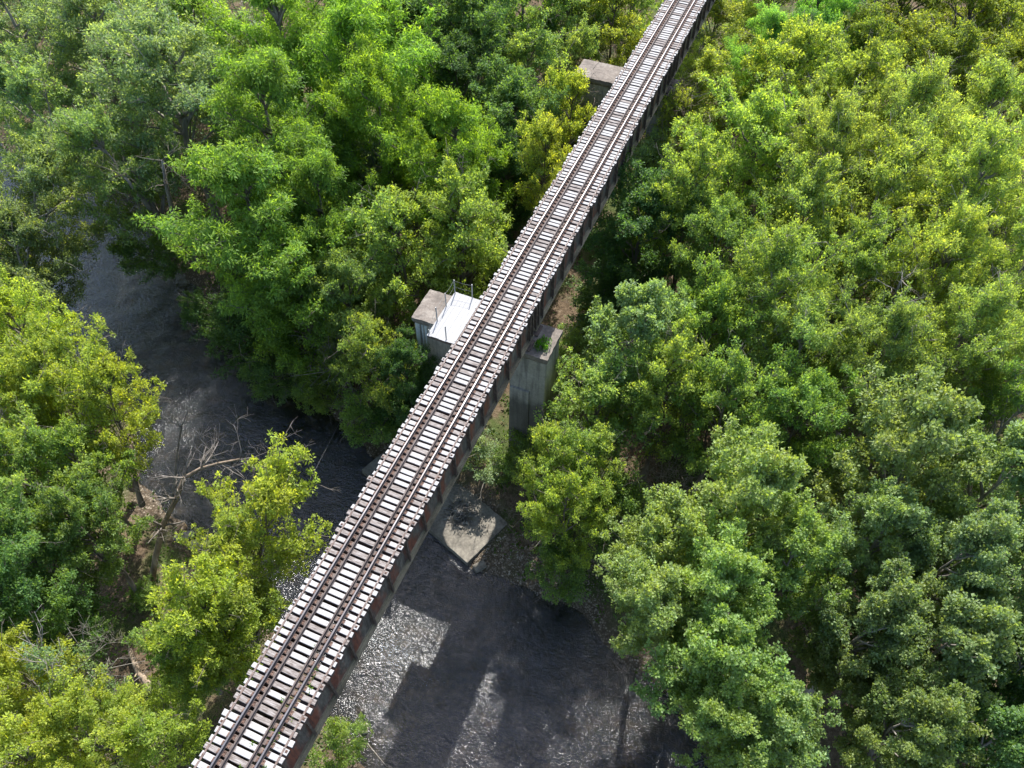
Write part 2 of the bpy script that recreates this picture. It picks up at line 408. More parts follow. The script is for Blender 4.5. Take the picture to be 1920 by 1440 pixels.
def mat_water():
    t = NT('creek_water'); w = t.wpos()
    r = t.n('ShaderNodeAttribute', attribute_name='riffle').outputs['Fac']
    rot = t.n('ShaderNodeMapping', {'Vector': w, 'Rotation': (0, 0, 0.45), 'Scale': (1.0, 2.0, 1.0)}).outputs[0]
    a = t.noise(rot, 2.3, 3, 0.5, None, 0.8); b = t.noise(rot, 7.0, 2, 0.5, None, 0.6); c = t.noise(w, 0.9, 3, 0.5)
    h = t.math('ADD', t.math('MULTIPLY', a, 0.7), t.math('MULTIPLY', b, 0.35))
    gust = t.math('MULTIPLY_ADD', c, 1.0, 0.15)
    st = t.math('MULTIPLY_ADD', r, 0.4, t.math('MULTIPLY', gust, 0.75), clamp=True)
    nrm = t.n('ShaderNodeBump', {'Height': h, 'Strength': st, 'Distance': 0.22}).outputs['Normal']
    fr = t.n('ShaderNodeFresnel', {'IOR': 1.6, 'Normal': nrm}).outputs[0]
    gl = t.n('ShaderNodeBsdfGlossy', {'Color': (1, 1, 1, 1), 'Roughness': t.math('MULTIPLY_ADD', r, 0.17, 0.05), 'Normal': nrm}).outputs[0]
    tp = t.n('ShaderNodeBsdfTransparent', {'Color': (0.50, 0.43, 0.31, 1)}).outputs[0]
    body = t.n('ShaderNodeBsdfDiffuse', {'Color': (0.014, 0.016, 0.017, 1)}).outputs[0]
    m0 = t.n('ShaderNodeMixShader', {0: 0.4, 1: tp, 2: body}).outputs[0]
    foamn = t.noise(rot, 2.6, 7, 0.68, None, 2.4)
    fm = t.math('MULTIPLY', t.math('SUBTRACT', t.math('ADD', foamn, t.math('MULTIPLY', r, 0.34)), 0.86), 5.0, clamp=True)
    foam = t.n('ShaderNodeBsdfDiffuse', {'Color': (0.62, 0.66, 0.66, 1), 'Normal': nrm}).outputs[0]
    m1 = t.n('ShaderNodeMixShader', {0: fr, 1: m0, 2: gl}).outputs[0]
    m2 = t.n('ShaderNodeMixShader', {0: t.math('MULTIPLY', fm, 0.7), 1: m1, 2: foam}).outputs[0]
    return t.done(m2)
wobj = link('water', mew, mat_water()); tag(wobj, kind='structure')

# ------------------------------------------------------------------ surveyed places, metres
PATHS = {'dead': [(-17.26, 10.38, 0.9), (-16.73, 11.5, 3.4), (-15.75, 12.58, 6.4), (-14.83, 13.69, 8.4), (-14.49, 14.6, 9.6), (-13.62, 15.22, 10.2), (-12.55, 15.73, 10.7), (-11.3, 16.22, 11.2)],
    'dead2': [(-19.8, 15.33, 0.5), (-19.76, 16.86, 2.4), (-19.4, 17.78, 4.6), (-19.16, 18.84, 6.4), (-18.82, 19.58, 7.4)],
    'topright': [(14.24, 87.04, 3.0), (14.17, 79.85, 9.0), (14.15, 75.35, 13.0), (14.14, 73.61, 15.0), (14.19, 72.52, 16.5)],
    'branchLL': [(-12.24, 2.66, 10.0), (-11.5, 3.64, 11.2), (-11.01, 4.17, 11.8), (-10.38, 4.88, 12.4)],
    'branchbank': [(-11.21, 28.74, 5.0), (-11.96, 28.22, 6.4), (-12.75, 27.75, 7.4), (-13.58, 27.61, 8.0)],
    'branchpier': [(-6.77, 28.89, 4.0), (-6.88, 28.69, 6.0), (-6.61, 28.77, 7.2), (-6.13, 29.16, 8.0)],
    'limb': [(30.1, 38.47, 8.5), (28.61, 37.29, 9.5), (27.67, 36.56, 10.2), (26.81, 36.6, 10.6)],
    'forkR': [(21.97, 43.7, 7.0), (21.15, 42.42, 9.5), (20.23, 40.88, 13.0), (20.03, 40.4, 14.3), (19.93, 40.25, 15.3)],
    'forkM': [(12.89, 55.19, 8.0), (12.83, 53.51, 10.5), (12.67, 51.49, 14.0), (11.74, 50.84, 15.5), (10.83, 50.88, 16.5)],
    'leanA': [(-33.15, 36.18, 1.5), (-32.45, 34.91, 5.0), (-32.15, 33.85, 7.5), (-31.75, 32.8, 10.5), (-31.48, 32.12, 13.0)],
    'leanB': [(-33.9, 36.58, 1.5), (-32.57, 35.42, 5.0), (-30.54, 33.94, 8.5), (-29.35, 33.44, 12.0), (-28.45, 33.22, 14.5)],
    'log': [(-15.1, 6.44, 2.2), (-13.66, 5.57, 2.2), (-12.18, 5.03, 2.2), (-10.04, 4.73, 2.2)],
    'slab': [(-9.47, 23.43, 0.5), (0.37, 19.89, 0.5), (1.38, 23.7, 0.5)],
    'rocks': [(-17.97, 14.33, 0.2), (-16.78, 14.19, 0.2), (-0.78, 8.35, 0.2), (0.97, 20.24, 0.3)],
    'pile': [(-1.0, 23.26, 0.5)],
    'whiteline': [(-2.52, 8.53, 0.0), (-1.3, 8.09, 0.0), (-0.1, 7.65, 0.0), (1.37, 7.05, 0.0)],
    'cable': [(-9.9, 20.84, 6.0), (-14.19, 57.38, 7.0)],
    'brush': [(10.28, 29.05, 4.0)],
    'sand': [(0.89, 42.45, 2.0)],
    'vineR': [(0.39, 57.44, 12.0)],
    'vineL': [(-5.75, 56.9, 11.5)],
    'twigslab': [(0.8, 25.03, 1.2)],
    'twigpier': [(-1.48, 28.93, 3.0)],
    'weed': [(1.89, 28.41, 13.8)],
    'bareground': [(3.34, 40.45, 2.0)],
    'riffle': [(-1.36, 13.79, 0.0), (2.94, 12.45, 0.0), (-25.88, 29.87, 0.0), (4.69, 18.6, 0.0)],
    'bar': [(2.83, 21.66, 0.3)],
    'bank': [(-16.71, 26.59, 0.3)],
    'farpier': [(-6.3, 57.82, 13.8), (-5.25, 55.66, 13.8), (-3.03, 58.19, 13.8), (-3.01, 55.72, 13.8)]}

# ------------------------------------------------------------------ railway bridge
rnd = random.Random(11)
bridge = empty('railway_bridge', (0, 28.3, WZ))
tag(bridge, 'long straight railway bridge of pale weathered ties on rusty steel girders', 'bridge')
BY = 28.3                       # bridge empty origin along the track
Y_A, Y_B = -7.0, 74.0

def tie_mesh(seed):
    r = random.Random(seed); bm = bmesh.new()
    L = 3.05; w = 0.222; hgt = 0.24; nseg = 6
    rows = []
    e0, e1 = r.uniform(-0.03, 0.03), r.uniform(-0.03, 0.03)
    for i in range(nseg + 1):
        t = i / nseg; x = -L / 2 + e0 + (L + e1 - e0) * t
        bw = r.uniform(-0.008, 0.008); dz = r.uniform(-0.006, 0.004); c = 0.016
        prof = [(-w / 2, -hgt), (w / 2, -hgt), (w / 2, -c), (w / 2 - c, 0), (-w / 2 + c, 0), (-w / 2, -c)]
        rows.append([bm.verts.new((x + r.uniform(-.012, .012) * (i in (0, nseg)), y + bw, z + (dz if z > -0.1 else 0))) for y, z in prof])
    for a, b in zip(rows[:-1], rows[1:]):
        for k in range(6): bm.faces.new((a[k], b[k], b[(k + 1) % 6], a[(k + 1) % 6]))
    bm.faces.new(rows[0]); bm.faces.new(rows[-1][::-1])
    bmesh.ops.recalc_face_normals(bm, faces=bm.faces[:])
    me = bpy.data.meshes.new('tie'); bm.to_mesh(me); bm.free(); me.materials.append(M['tie']); return me
tie_meshes = [tie_mesh(i) for i in range(10)]

mb = MB(); mb.box(-0.18, 0.18, -0.095, 0.095, 0.0, 0.022, taper=0.004)
for sx, sy in ((-0.115, -0.06), (-0.115, 0.06), (0.115, 0.05), (0.115, -0.05)):
    mb.box(sx - 0.02, sx + 0.02, sy - 0.018, sy + 0.018, 0.02, 0.05, taper=0.004)
plate_me = mb.mesh('tie_plate', [M['plate']])
mb = MB(); mb.box(-0.05, 0.05, -0.05, 0.05, 0.0, 0.012, taper=0.003)
mb.tube([(0, 0, 0.01), (0, 0, 0.045)], [0.022, 0.02], 6)
bolt_me = mb.mesh('hook_bolt', [M['plate']])

plates = 0; far_plates = []
y = Y_A; i = 0
while y < Y_B:
    t = link('tie', tie_meshes[rnd.randrange(10)], None, bridge)
    short = (i % 3 == 2)
    sx = rnd.uniform(0.985, 1.01) * (0.972 if short else 1.0)
    ox = rnd.uniform(-0.03, 0.03) + (0.02 if short else 0)
    oz = rnd.uniform(-0.012, 0.006) - (0.02 if short else 0)
    t.location = (ox, y - BY + rnd.uniform(-0.018, 0.018), oz)
    t.rotation_euler = (rnd.uniform(-0.02, 0.02), rnd.uniform(-0.002, 0.002), rnd.uniform(-0.007, 0.007) + (math.pi if rnd.random() < 0.5 else 0))
    t.scale = (sx, rnd.uniform(0.93, 1.08), 1)
    flip = -1 if abs(t.rotation_euler.z) > 1 else 1
    for xr in (-0.755, 0.755):
        lx = (xr - ox) * flip / sx
        if 2.2 < y and plates < 300:
            link('tie_plate', plate_me, None, t, (lx, 0, 0.001)); plates += 1
        else:
            far_plates.append((xr, y - BY, oz + 0.001))
    if i % 4 == 1:
        for s in (-1, 1):
            link('hook_bolt', bolt_me, None, t, (s * 1.435, rnd.uniform(-.02, .02), 0.002))
    y += 0.32; i += 1
mb = MB()
for x, yy, z in far_plates: mb.box(x - 0.18, x + 0.18, yy - 0.095, yy + 0.095, z, z + 0.022, taper=0.004)
o = link('tie_plate_row', mb.mesh('tie_plate_row', [M['plate']]), None, bridge); tag(o, kind='stuff')

def rail_mesh(name, h, head_w, base_w, head_mat):
    prof = [(-base_w / 2, 0), (base_w / 2, 0), (base_w / 2, .012), (.012, .03), (.010, h - .045), (head_w / 2, h - .036), (head_w / 2, h - .006),
            (head_w / 2 - .008, h), (-head_w / 2 + .008, h), (-head_w / 2, h - .006), (-head_w / 2, h - .036), (-.010, h - .045), (-.012, .03), (-base_w / 2, .012)]
    n = len(prof); ys = np.linspace(Y_A - BY, Y_B - BY, 71)
    V = []; Fc = []; mi = []; r = random.Random(hash(name) % 97)
    for yy in ys:
        wob = 0.006 * math.sin(yy * 0.41 + h * 60) + r.uniform(-.002, .002)
        V += [(x + wob, yy, z) for x, z in prof]
    for a in range(len(ys) - 1):
        for k in range(n):
            k2 = (k + 1) % n
            Fc.append((a * n + k, (a + 1) * n + k, (a + 1) * n + k2, a * n + k2)); mi.append(1 if 6 <= k <= 8 else 0)
    V2 = [tuple(v) for v in V]; Fc.append(tuple(range(n))); Fc.append(tuple(range((len(ys) - 1) * n, len(ys) * n))[::-1]); mi += [0, 0]
    me = bpy.data.meshes.new(name); me.from_pydata(V2, [], Fc); me.materials.append(M['rail']); me.materials.append(head_mat)
    me.polygons.foreach_set('material_index', np.array(mi, np.int32)); me.update(); return me
rl = rail_mesh('running_rail', 0.165, 0.072, 0.14, M['rail_head'])
gr = rail_mesh('guard_rail', 0.135, 0.062, 0.125, M['rail'])
for x in (-0.755, 0.755): link('running_rail', rl, None, bridge, (x, 0, 0.024))
for x in (-0.43, 0.43): link('guard_rail', gr, None, bridge, (x, 0, 0.004))

# timber spacer straps along both tie ends, with their bolt heads
for x in (-1.33, 1.33):
    mb = MB(); ys = np.linspace(Y_A - BY, Y_B - BY, 120)
    pts = [(0.012 * math.sin(v * 0.9 + x) , v) for v in ys]
    for (xa, a), (xb, b) in zip(pts[:-1], pts[1:]):
        mb.add([(xa - .038, a, 0), (xa + .038, a, 0), (xb + .038, b, 0), (xb - .038, b, 0), (xa - .038, a, .016), (xa + .038, a, .016), (xb + .038, b, .016), (xb - .038, b, .016)],
               [(4, 5, 6, 7), (0, 1, 5, 4), (1, 2, 6, 5), (2, 3, 7, 6), (3, 0, 4, 7)])
    s = link('spacer_strap', mb.mesh('spacer_strap', [M['strap']]), None, bridge, (x, 0, 0.003))
    mb = MB(); v = Y_A - BY + 0.1
    while v < Y_B - BY:
        xo = 0.012 * math.sin(v * 0.9 + x)
        mb.tube([(xo, v, .012), (xo, v, .036)], [.02, .017], 6); v += 0.32
    tag(link('strap_bolts', mb.mesh('strap_bolts', [M['galv']]), None, s), kind='stuff')

# plate girders: one per side and span, each with flanges and stiffeners
GT, GB = -0.245, -3.0
spans = [(-7.0, 28.55), (28.85, 56.7), (57.1, 74.0)]
mb = MB(); mb.box(-0.09, 0.09, -0.007, 0.007, GB + 0.03, GT - 0.03); mb.box(0.075, 0.095, -0.05, 0.05, GB + 0.05, GT - 0.04)
stiff_me = mb.mesh('stiffener', [M['stiff']])
for (a, b) in spans:
    for sd_ in (-1, 1):
        xw = 1.06 * sd_
        mb = MB(); mb.box(xw - 0.008, xw + 0.008, a - BY, b - BY, GB + 0.028, GT - 0.028)
        g = link('girder', mb.mesh('girder_web', [M['web']]), None, bridge)
        mb = MB(); mb.box(xw - 0.20, xw + 0.20, a - BY, b - BY, GT - 0.026, GT - 0.001); mb.box(xw - .10, xw + .10, a - BY, b - BY, GT - .16, GT - .03)
        link('top_flange', mb.mesh('top_flange', [M['stiff']]), None, g)
        mb = MB(); mb.box(xw - 0.24, xw + 0.24, a - BY, b - BY, GB, GB + 0.026)
        mb.box(xw + (-.105 if sd_ < 0 else .009), xw + (-.009 if sd_ < 0 else .105), a - BY, b - BY, GB + 0.0285, GB + 0.15)
        link('bottom_flange', mb.mesh('bottom_flange', [M['flange']]), None, g)
        ys = []; k = math.ceil((a - 9.94) / 1.67)
        while 9.94 + 1.67 * k < b:
            ys.append(9.94 + 1.67 * k); k += 1
        ys = [v for v in ys if a + 0.9 < v < b - 0.9] + [a + 0.12, a + 0.5, b - 0.12, b - 0.5]
        for v in ys:
            s = link('stiffener', stiff_me, None, g, (xw + sd_ * 0.102, v - BY, 0))
            s.rotation_euler = (0, 0, 0 if sd_ > 0 else math.pi)
for (a, b) in spans:
    v = a + 0.9; s = 1
    while v + 3.0 < b:
        mb = MB(); mb.tube([(-1.0 * s, v - BY, GT - 0.4), (1.0 * s, v + 3.2 - BY, GT - 0.4)], [.05, .05], 4)
        mb.tube([(-1.0, v - BY, GT - 0.5), (1.0, v - BY, GB + 0.3)], [.045, .045], 4)
        link('cross_brace', mb.mesh('cross_brace', [M['stiff']]), None, bridge); v += 3.3; s = -s

# wooden side platform carried on the tie ends
plat = link('refuge_platform', None or (lambda m: (m.box(-2.96, -1.42, 23.90 - BY, 23.97 - BY, -0.22, -0.03), m.box(-2.96, -1.42, 27.17 - BY, 27.24 - BY, -0.22, -0.03),
            m.box(-2.95, -2.88, 23.98 - BY, 27.16 - BY, -0.20, -0.03), m.box(-2.95, -0.9, 25.2 - BY, 25.3 - BY, -0.205, -0.035), m.box(-2.95, -0.9, 26.0 - BY, 26.1 - BY, -0.205, -0.035), m.mesh('platform_frame', [M['stiff']]))[-1])(MB()), None, bridge)
nP = 7; pw = 1.60 / nP
for k in range(nP):
    mb = MB(); L0 = rnd.uniform(-0.025, 0.025); L1 = rnd.uniform(-0.025, 0.025)
    mb.box(-pw / 2 + 0.002, pw / 2 - 0.002, -1.71 + L0, 1.71 + L1, -0.045, 0.0)
    link('plank', mb.mesh('plank', [M['plank']], bevel=0.002), None, plat, (-2.98 + pw * (k + 0.5), 25.57 - BY, 0.018 + rnd.uniform(-.004, .004)), (0, rnd.uniform(-.006, .006), 0))
posts = [(-2.91, 27.15, 1.05, .0), (-1.90, 27.22, 1.02, .02), (-2.93, 26.10, 1.02, .0), (-2.92, 24.97, 1.05, .0), (-1.90, 23.98, 1.0, .0), (-2.93, 24.02, 0.28, .05)]
for (x, yy, hh, ln) in posts:
    mb = MB(); w = 0.026
    mb.box(-w, w, -0.006, 0.006, -0.18, hh); mb.box(-w - .0, -w + .012, 0.007, .04, -0.18, hh); mb.box(w - .012, w, 0.007, .04, -0.18, hh)
    p = link('post', mb.mesh('post', [M['galv']]), None, plat, (x, yy - BY, 0.02)); p.rotation_euler = (rnd.uniform(-.03, .03), ln, rnd.uniform(-.3, .3))
def wire(name, pts, r, parent, mat):
    mb = MB(); mb.tube(pts, [r] * len(pts), 5); return link(name, mb.mesh(name, [mat]), None, parent)
def sagged(a, b, sag, n=8):
    a, b = Vector(a), Vector(b); return [a.lerp(b, i / n) - Vector((0, 0, sag * 4 * (i / n) * (1 - i / n))) for i in range(n + 1)]
for hz in (1.0, 0.55):
    pp = [(-2.91, 27.15 - BY, hz + .03), (-2.93, 26.10 - BY, hz), (-2.92, 24.97 - BY, hz + .02)]
    for a, b in zip(pp[:-1], pp[1:]): wire('handrail_wire', sagged(a, b, 0.05), 0.006, plat, M['steel_wire'])
    wire('handrail_wire', sagged(pp[-1], (-2.93, 24.02 - BY, 0.28 if hz > .9 else .1), 0.02), 0.006, plat, M['steel_wire'])
    wire('handrail_wire', sagged(pp[0], (-1.90, 27.22 - BY, hz), 0.05), 0.006, plat, M['steel_wire'])

# ------------------------------------------------------------------ piers
def pier(y0, y1, x0, x1, label, shaft_bottom):
    root = empty('bridge_pier', ((x0 + x1) / 2, (y0 + y1) / 2, 0)); ox, oy = root.location.x, root.location.y
    tag(root, label, 'pier', 'concrete piers of the railway bridge')
    zt = WZ - 3.5; g = 0.13
    V = []; n = 14; bt = 0.035 * (zt - 0.55 - shaft_bottom)
    za, zb = shaft_bottom, zt - 0.56
    Ya, Yb = y0 + g - oy, y1 - g - oy; k = bt * .3
    def column(xa, xb):
        mb = MB()
        mb.add([(xa - k - ox, Ya - k, za), (xb + k - ox, Ya - k, za), (xb + k - ox, Yb + k, za), (xa - k - ox, Yb + k, za), (xa - ox, Ya, zb), (xb - ox, Ya, zb), (xb - ox, Yb, zb), (xa - ox, Yb, zb)],
               [(0, 3, 2, 1), (4, 5, 6, 7), (0, 1, 5, 4), (1, 2, 6, 5), (2, 3, 7, 6), (3, 0, 4, 7)])
        return link('column', mb.mesh('pier_column', [M['pier']], bevel=0.03), None, root)
    column(x0 + g, x0 + 2.45); column(0.18, x1 - g)
    X0 = x0 + g - ox
    mb = MB(); mb.box(0.22 - ox, 1.48 - ox, Ya - k * .6 - .10, Ya - .02, za, 10.3)      # proud casing on half of the column face
    link('casing', mb.mesh('pier_casing', [M['pier']], bevel=0.02), None, root)
    # arched beam between the columns
    xa, xb = x0 + 2.452 - ox, 0.178 - ox; n = 10; mb = MB()
    for i in range(n):
        t0, t1 = i / n, (i + 1) / n; u0, u1 = xa + (xb - xa) * t0, xa + (xb - xa) * t1
        h0, h1 = zb - 1.0 - 1.5 * (2 * t0 - 1) ** 2, zb - 1.0 - 1.5 * (2 * t1 - 1) ** 2
        q0, q1 = Ya + .05, Yb - .05
        mb.add([(u0, q0, h0), (u1, q0, h1), (u1, q1, h1), (u0, q1, h0), (u0, q0, zb), (u1, q0, zb), (u1, q1, zb), (u0, q1, zb)], [(0, 3, 2, 1), (4, 5, 6, 7), (0, 1, 5, 4), (2, 3, 7, 6)])
    link('cross_beam', mb.mesh('pier_beam', [M['pier']]), None, root)
    # cap: rough edged slab built as a grid so its rim is chipped
    r = random.Random(int(y0)); bm = bmesh.new()
    nxs, nys = 40, 13; top = []
    for j in range(nys + 1):
        row = []
        for i in range(nxs + 1):
            x = x0 + (x1 - x0) * i / nxs; yy = y0 + (y1 - y0) * j / nys
            ed = i in (0, nxs) or j in (0, nys)
            near_left = (x < x0 + 0.35 or (yy < y0 + .25 and x < -2))
            dx = dy = dz = 0
            if ed: dx, dy, dz = r.uniform(-.02, .02), r.uniform(-.02, .02), -r.uniform(0, .05 if near_left else .02)
            elif near_left: dz = r.uniform(-.03, .012)
            row.append(bm.verts.new((x + dx - ox, yy + dy - oy, zt + dz)))
        top.append(row)
    for j in range(nys):
        for i in range(nxs): bm.faces.new((top[j][i], top[j][i + 1], top[j + 1][i + 1], top[j + 1][i]))
    ring = [top[0][i] for i in range(nxs + 1)] + [top[j][nxs] for j in range(1, nys + 1)] + [top[nys][i] for i in range(nxs - 1, -1, -1)] + [top[j][0] for j in range(nys - 1, 0, -1)]
    prev = ring
    for dz, sh in ((-0.30, 0.0), (-0.45, 0.05), (-0.56, 0.13)):
        nr = []
        for v in ring:
            nr.append(bm.verts.new((v.co.x * (1 - sh / 4.3), v.co.y * (1 - sh / 1.25), zt + dz)))
        for a in range(len(ring)):
            b = (a + 1) % len(ring); bm.faces.new((prev[b], prev[a], nr[a], nr[b]))
        prev = nr
    bm.faces.new(prev)
    bmesh.ops.recalc_face_normals(bm, faces=bm.faces[:])
    me = bpy.data.meshes.new('pier_cap'); bm.to_mesh(me); bm.free(); me.materials.append(M['cap'])
    link('cap', me, None, root)
    for s in (-1, 1):
        mb = MB(); mb.box(s * 1.06 - .3 - ox, s * 1.06 + .3 - ox, -1.05, -0.2, zt - .02, zt + .1); mb.box(s * 1.06 - .3 - ox, s * 1.06 + .3 - ox, .2, 1.05, zt - .02, zt + .1)
        link('bearing', mb.mesh('bearing', [M['stiff']]), None, root)
    # lime runs down the upstream corner
    mb = MB(); e = .007; zl = zb - 5.5; kk = k * 5.5 / (zb - za); r2 = random.Random(3)
    for (u0, wd, ln) in ((0, .30, 1.0), (.42, .10, .45), (.62, .16, .3)):
        zz = zb - 5.5 * ln; k3 = kk * ln
        mb.add([(X0 - e + u0, Ya - e, zb - .02), (X0 + u0 + wd, Ya - e, zb - .02), (X0 + u0 + wd * .55 - k3, Ya - e - k3, zz), (X0 + u0 - k3 - e + wd * .1 * (u0 > 0), Ya - e - k3, zz)], [(0, 3, 2, 1)])
    mb.add([(X0 - e, Ya - e, zb - .02), (X0 - e, Ya + .45, zb - .02), (X0 - kk - e, Ya + .25, zl), (X0 - kk - e, Ya - kk - e, zl)], [(0, 1, 2, 3)])
    link('lime_run', mb.mesh('lime_run', [M['pier_pale']]), None, root)
    return root
pier(27.45, 29.95, -6.15, 2.53, 'tall concrete pier under the white side platform', -0.6)
pier(55.65, 58.1, -6.3, 1.75, 'far concrete pier with pale top between the upper trees', 0.0)

# old footing slab in the creek
c0, c1, c2 = [Vector(q[:2]) for q in PATHS['slab']]
ux = (c1 - c0).normalized(); uy = Vector((-ux.y, ux.x)); LX = (c1 - c0).length; LY = 3.95
ang = math.atan2(ux.y, ux.x)
bm = bmesh.new(); r = random.Random(4); NX, NY = 30, 12; rows = []
for j in range(NY + 1):
    row = []
    for i in range(NX + 1):
        x = LX * i / NX; yy = LY * j / NY; ed = i in (0, NX) or j in (0, NY)
        d = math.hypot(x - 7.6, (yy - 2.2) * 1.2)
        z = 0.5 + (-0.16 * max(0, 1 - (d / 1.25) ** 2) + r.uniform(-.05, .05) * (d < 1.3)) + r.uniform(-.006, .006)
        row.append(bm.verts.new((x + r.uniform(-.02, .02) * ed, yy + r.uniform(-.02, .02) * ed, z - (r.uniform(0, .03) if ed else 0))))
    rows.append(row)
for j in range(NY):
    for i in range(NX): bm.faces.new((rows[j][i], rows[j][i + 1], rows[j + 1][i + 1], rows[j + 1][i]))
ring = rows[0][:] + [rows[j][NX] for j in range(1, NY + 1)] + rows[NY][-2::-1] + [rows[j][0] for j in range(NY - 1, 0, -1)]
low = [bm.verts.new((v.co.x, v.co.y, -0.9)) for v in ring]
for a in range(len(ring)):
    b = (a + 1) % len(ring); bm.faces.new((ring[b], ring[a], low[a], low[b]))
bmesh.ops.recalc_face_normals(bm, faces=bm.faces[:])
me = bpy.data.meshes.new('footing_slab'); bm.to_mesh(me); bm.free()
sl = link('footing_slab', me, M['slab'], None, (c0.x, c0.y, 0), (0, 0, ang)); tag(sl, 'broad old concrete footing slab lying in the creek under the bridge', 'slab')

def stone_mesh(name, seed, dims, sub=2, rough=0.18, mat=None, flat=0.0):
    bm = bmesh.new(); bmesh.ops.create_icosphere(bm, subdivisions=sub, radius=1)
    for v in bm.verts:
        n = mnoise.noise(v.co * 1.3 + Vector((seed * 3.1, seed, 0))) * 0.5 + mnoise.noise(v.co * 3 + Vector((0, seed * 2.7, 1))) * 0.25
        c = v.co * (1 + rough * 2 * n)
        m = max(abs(c.x), abs(c.y), abs(c.z)); c = c.lerp(c / max(m, .3), 0.45 + flat)
        v.co = Vector((c.x * dims[0], c.y * dims[1], c.z * dims[2]))
    me = bpy.data.meshes.new(name); bm.to_mesh(me); bm.free()
    if mat: me.materials.append(mat)
    return me
def rock(x, y, dims, rz, label, mat, seed, z=0.12, tilt=(0, 0), name='rock'):
    o = link(name, stone_mesh(name, seed, dims, 3, 0.14, mat), None, None, (x, y, z), (tilt[0], tilt[1], rz)); tag(o, label, 'rock'); return o
rk = PATHS['rocks']
rock(rk[0][0], rk[0][1], (0.75, 0.30, 0.20), 0.75, 'long flat grey rock in the creek beside the dead tree', M['rock'], 1, 0.15, (0.15, 0))
rock(rk[1][0], rk[1][1], (0.62, 0.40, 0.26), 0.7, 'chunky grey rock in the creek nearest the dead tree', M['rock'], 2, 0.15, (0.1, 0.1))
rock(rk[2][0], rk[2][1], (0.30, 0.20, 0.16), 1.9, 'single pale buff rock in the shallows below the girder', M['rock_pale'], 3, 0.08)
mbk = MB(); mbk.box(-0.42, 0.42, -0.27, 0.27, -0.5, 0.42)
o = link('concrete_block', mbk.mesh('concrete_block', [M['slab']], bevel=0.04), None, None, (rk[3][0] + .2, rk[3][1] - .1, -0.1), (0.06, -0.04, 0.9)); tag(o, 'small broken concrete block beside the corner of the footing slab', 'block')

# driftwood heap on the slab and gravel on the bar beside it
mb = MB(); r = random.Random(8)
pc = c0 + ux * 7.6 + uy * 2.2
for k in range(150):
    a = r.uniform(0, 6.28); d = abs(r.gauss(0, 0.55)); L = r.uniform(0.25, 0.9); th = r.gauss(0.5, 0.7)
    x, yy = pc.x + d * math.cos(a) * 1.15, pc.y + d * math.sin(a); z = 0.5 + max(0, .42 - .35 * d) * r.random() - .05
    e = r.uniform(-.15, .25); rr = r.uniform(.012, .038)
    mb.tube([(x - L / 2 * math.cos(th), yy - L / 2 * math.sin(th), z), (x + r.uniform(-.05, .05), yy + r.uniform(-.05, .05), z + .04), (x + L / 2 * math.cos(th), yy + L / 2 * math.sin(th), z + e * .5)], [rr, rr, rr * .5], 5)
for k in range(26):
    a = r.uniform(0, 6.28); d = r.uniform(0.1, 1.05); s = r.uniform(.06, .2)
    x, yy = pc.x + d * math.cos(a), pc.y + d * math.sin(a)
    mb.box(x - s, x + s, yy - s * .7, yy + s * .7, 0.4, .52 + r.uniform(0, .12), taper=s * .25)
t = NT('driftwood_dark'); oo = t.obj(); DW = t.done(t.pbr(t.ramp(t.noise(oo, 2.5, 4), [(0.32, (0.06, 0.054, 0.045)), (0.52, (0.15, 0.138, 0.12)), (0.7, (0.28, 0.265, 0.24))]), 0.9))
o = link('driftwood_heap', mb.mesh('driftwood_heap', [DW])); tag(o, 'dark heap of driftwood and broken concrete on the footing slab', 'driftwood', kind='stuff')

def scatter_stones(name, n, fn, smin, smax, seed, mat, label):
    r = np.random.RandomState(seed); base = stone_mesh(name + '_one', seed, (1, 1, .6), 1, .2)
    bv = np.array([v.co[:] for v in base.vertices]); bf = np.array([p.vertices[:] for p in base.polygons]); bpy.data.meshes.remove(base)
    pos = fn(r, n); n = len(pos); s = smin * (smax / smin) ** r.rand(n) ** 1.6; an = r.rand(n) * 6.28
    c, sn = np.cos(an), np.sin(an); sq = r.uniform(.6, 1.2, (n, 3))
    b = bv[None] * sq[:, None, :] * s[:, None, None]
    V = np.stack([b[..., 0] * c[:, None] - b[..., 1] * sn[:, None], b[..., 0] * sn[:, None] + b[..., 1] * c[:, None], b[..., 2]], -1) + pos[:, None, :]
    Fc = (bf[None] + (np.arange(n) * len(bv))[:, None, None]).reshape(-1, 3)
    o = link(name, np_mesh(name, V.reshape(-1, 3), Fc), mat); tag(o, label, 'gravel', kind='stuff'); return o
def bar_pts(r, n):
    P = np.column_stack([r.uniform(0.5, 9.5, n), r.uniform(16.5, 26, n)]); s = creek_sd(P); P = P[(s > -0.7) & (s < 3.2)]
    return np.column_stack([P, ground_z(P) + 0.01])
t = NT('gravel_stones'); oo = t.wpos(); GM = t.done(t.pbr(t.ramp(t.n('ShaderNodeTexWhiteNoise', {'Vector': t.n('ShaderNodeVectorMath', {0: oo, 1: (.18, .18, 9.0)}, operation='SNAP').outputs[0]}).outputs['Value'],
        [(0.0, (0.07, 0.055, 0.04)), (0.5, (0.15, 0.12, 0.09)), (1.0, (0.29, 0.25, 0.20))]), 0.9))
scatter_stones('gravel', 9000, bar_pts, 0.02, 0.075, 21, GM, 'loose grey gravel on the bar beside the footing slab')
def bank_pts(r, n):
    P = np.column_stack([r.uniform(-30, -5, n), r.uniform(20, 34, n)]); s = creek_sd(P); P = P[(s > -0.5) & (s < 1.6)]
    return np.column_stack([P, ground_z(P) + 0.01])
scatter_stones('bank_stones', 3500, bank_pts, 0.03, 0.16, 22, GM, 'brown stones along the far creek bank upstream of the bridge')

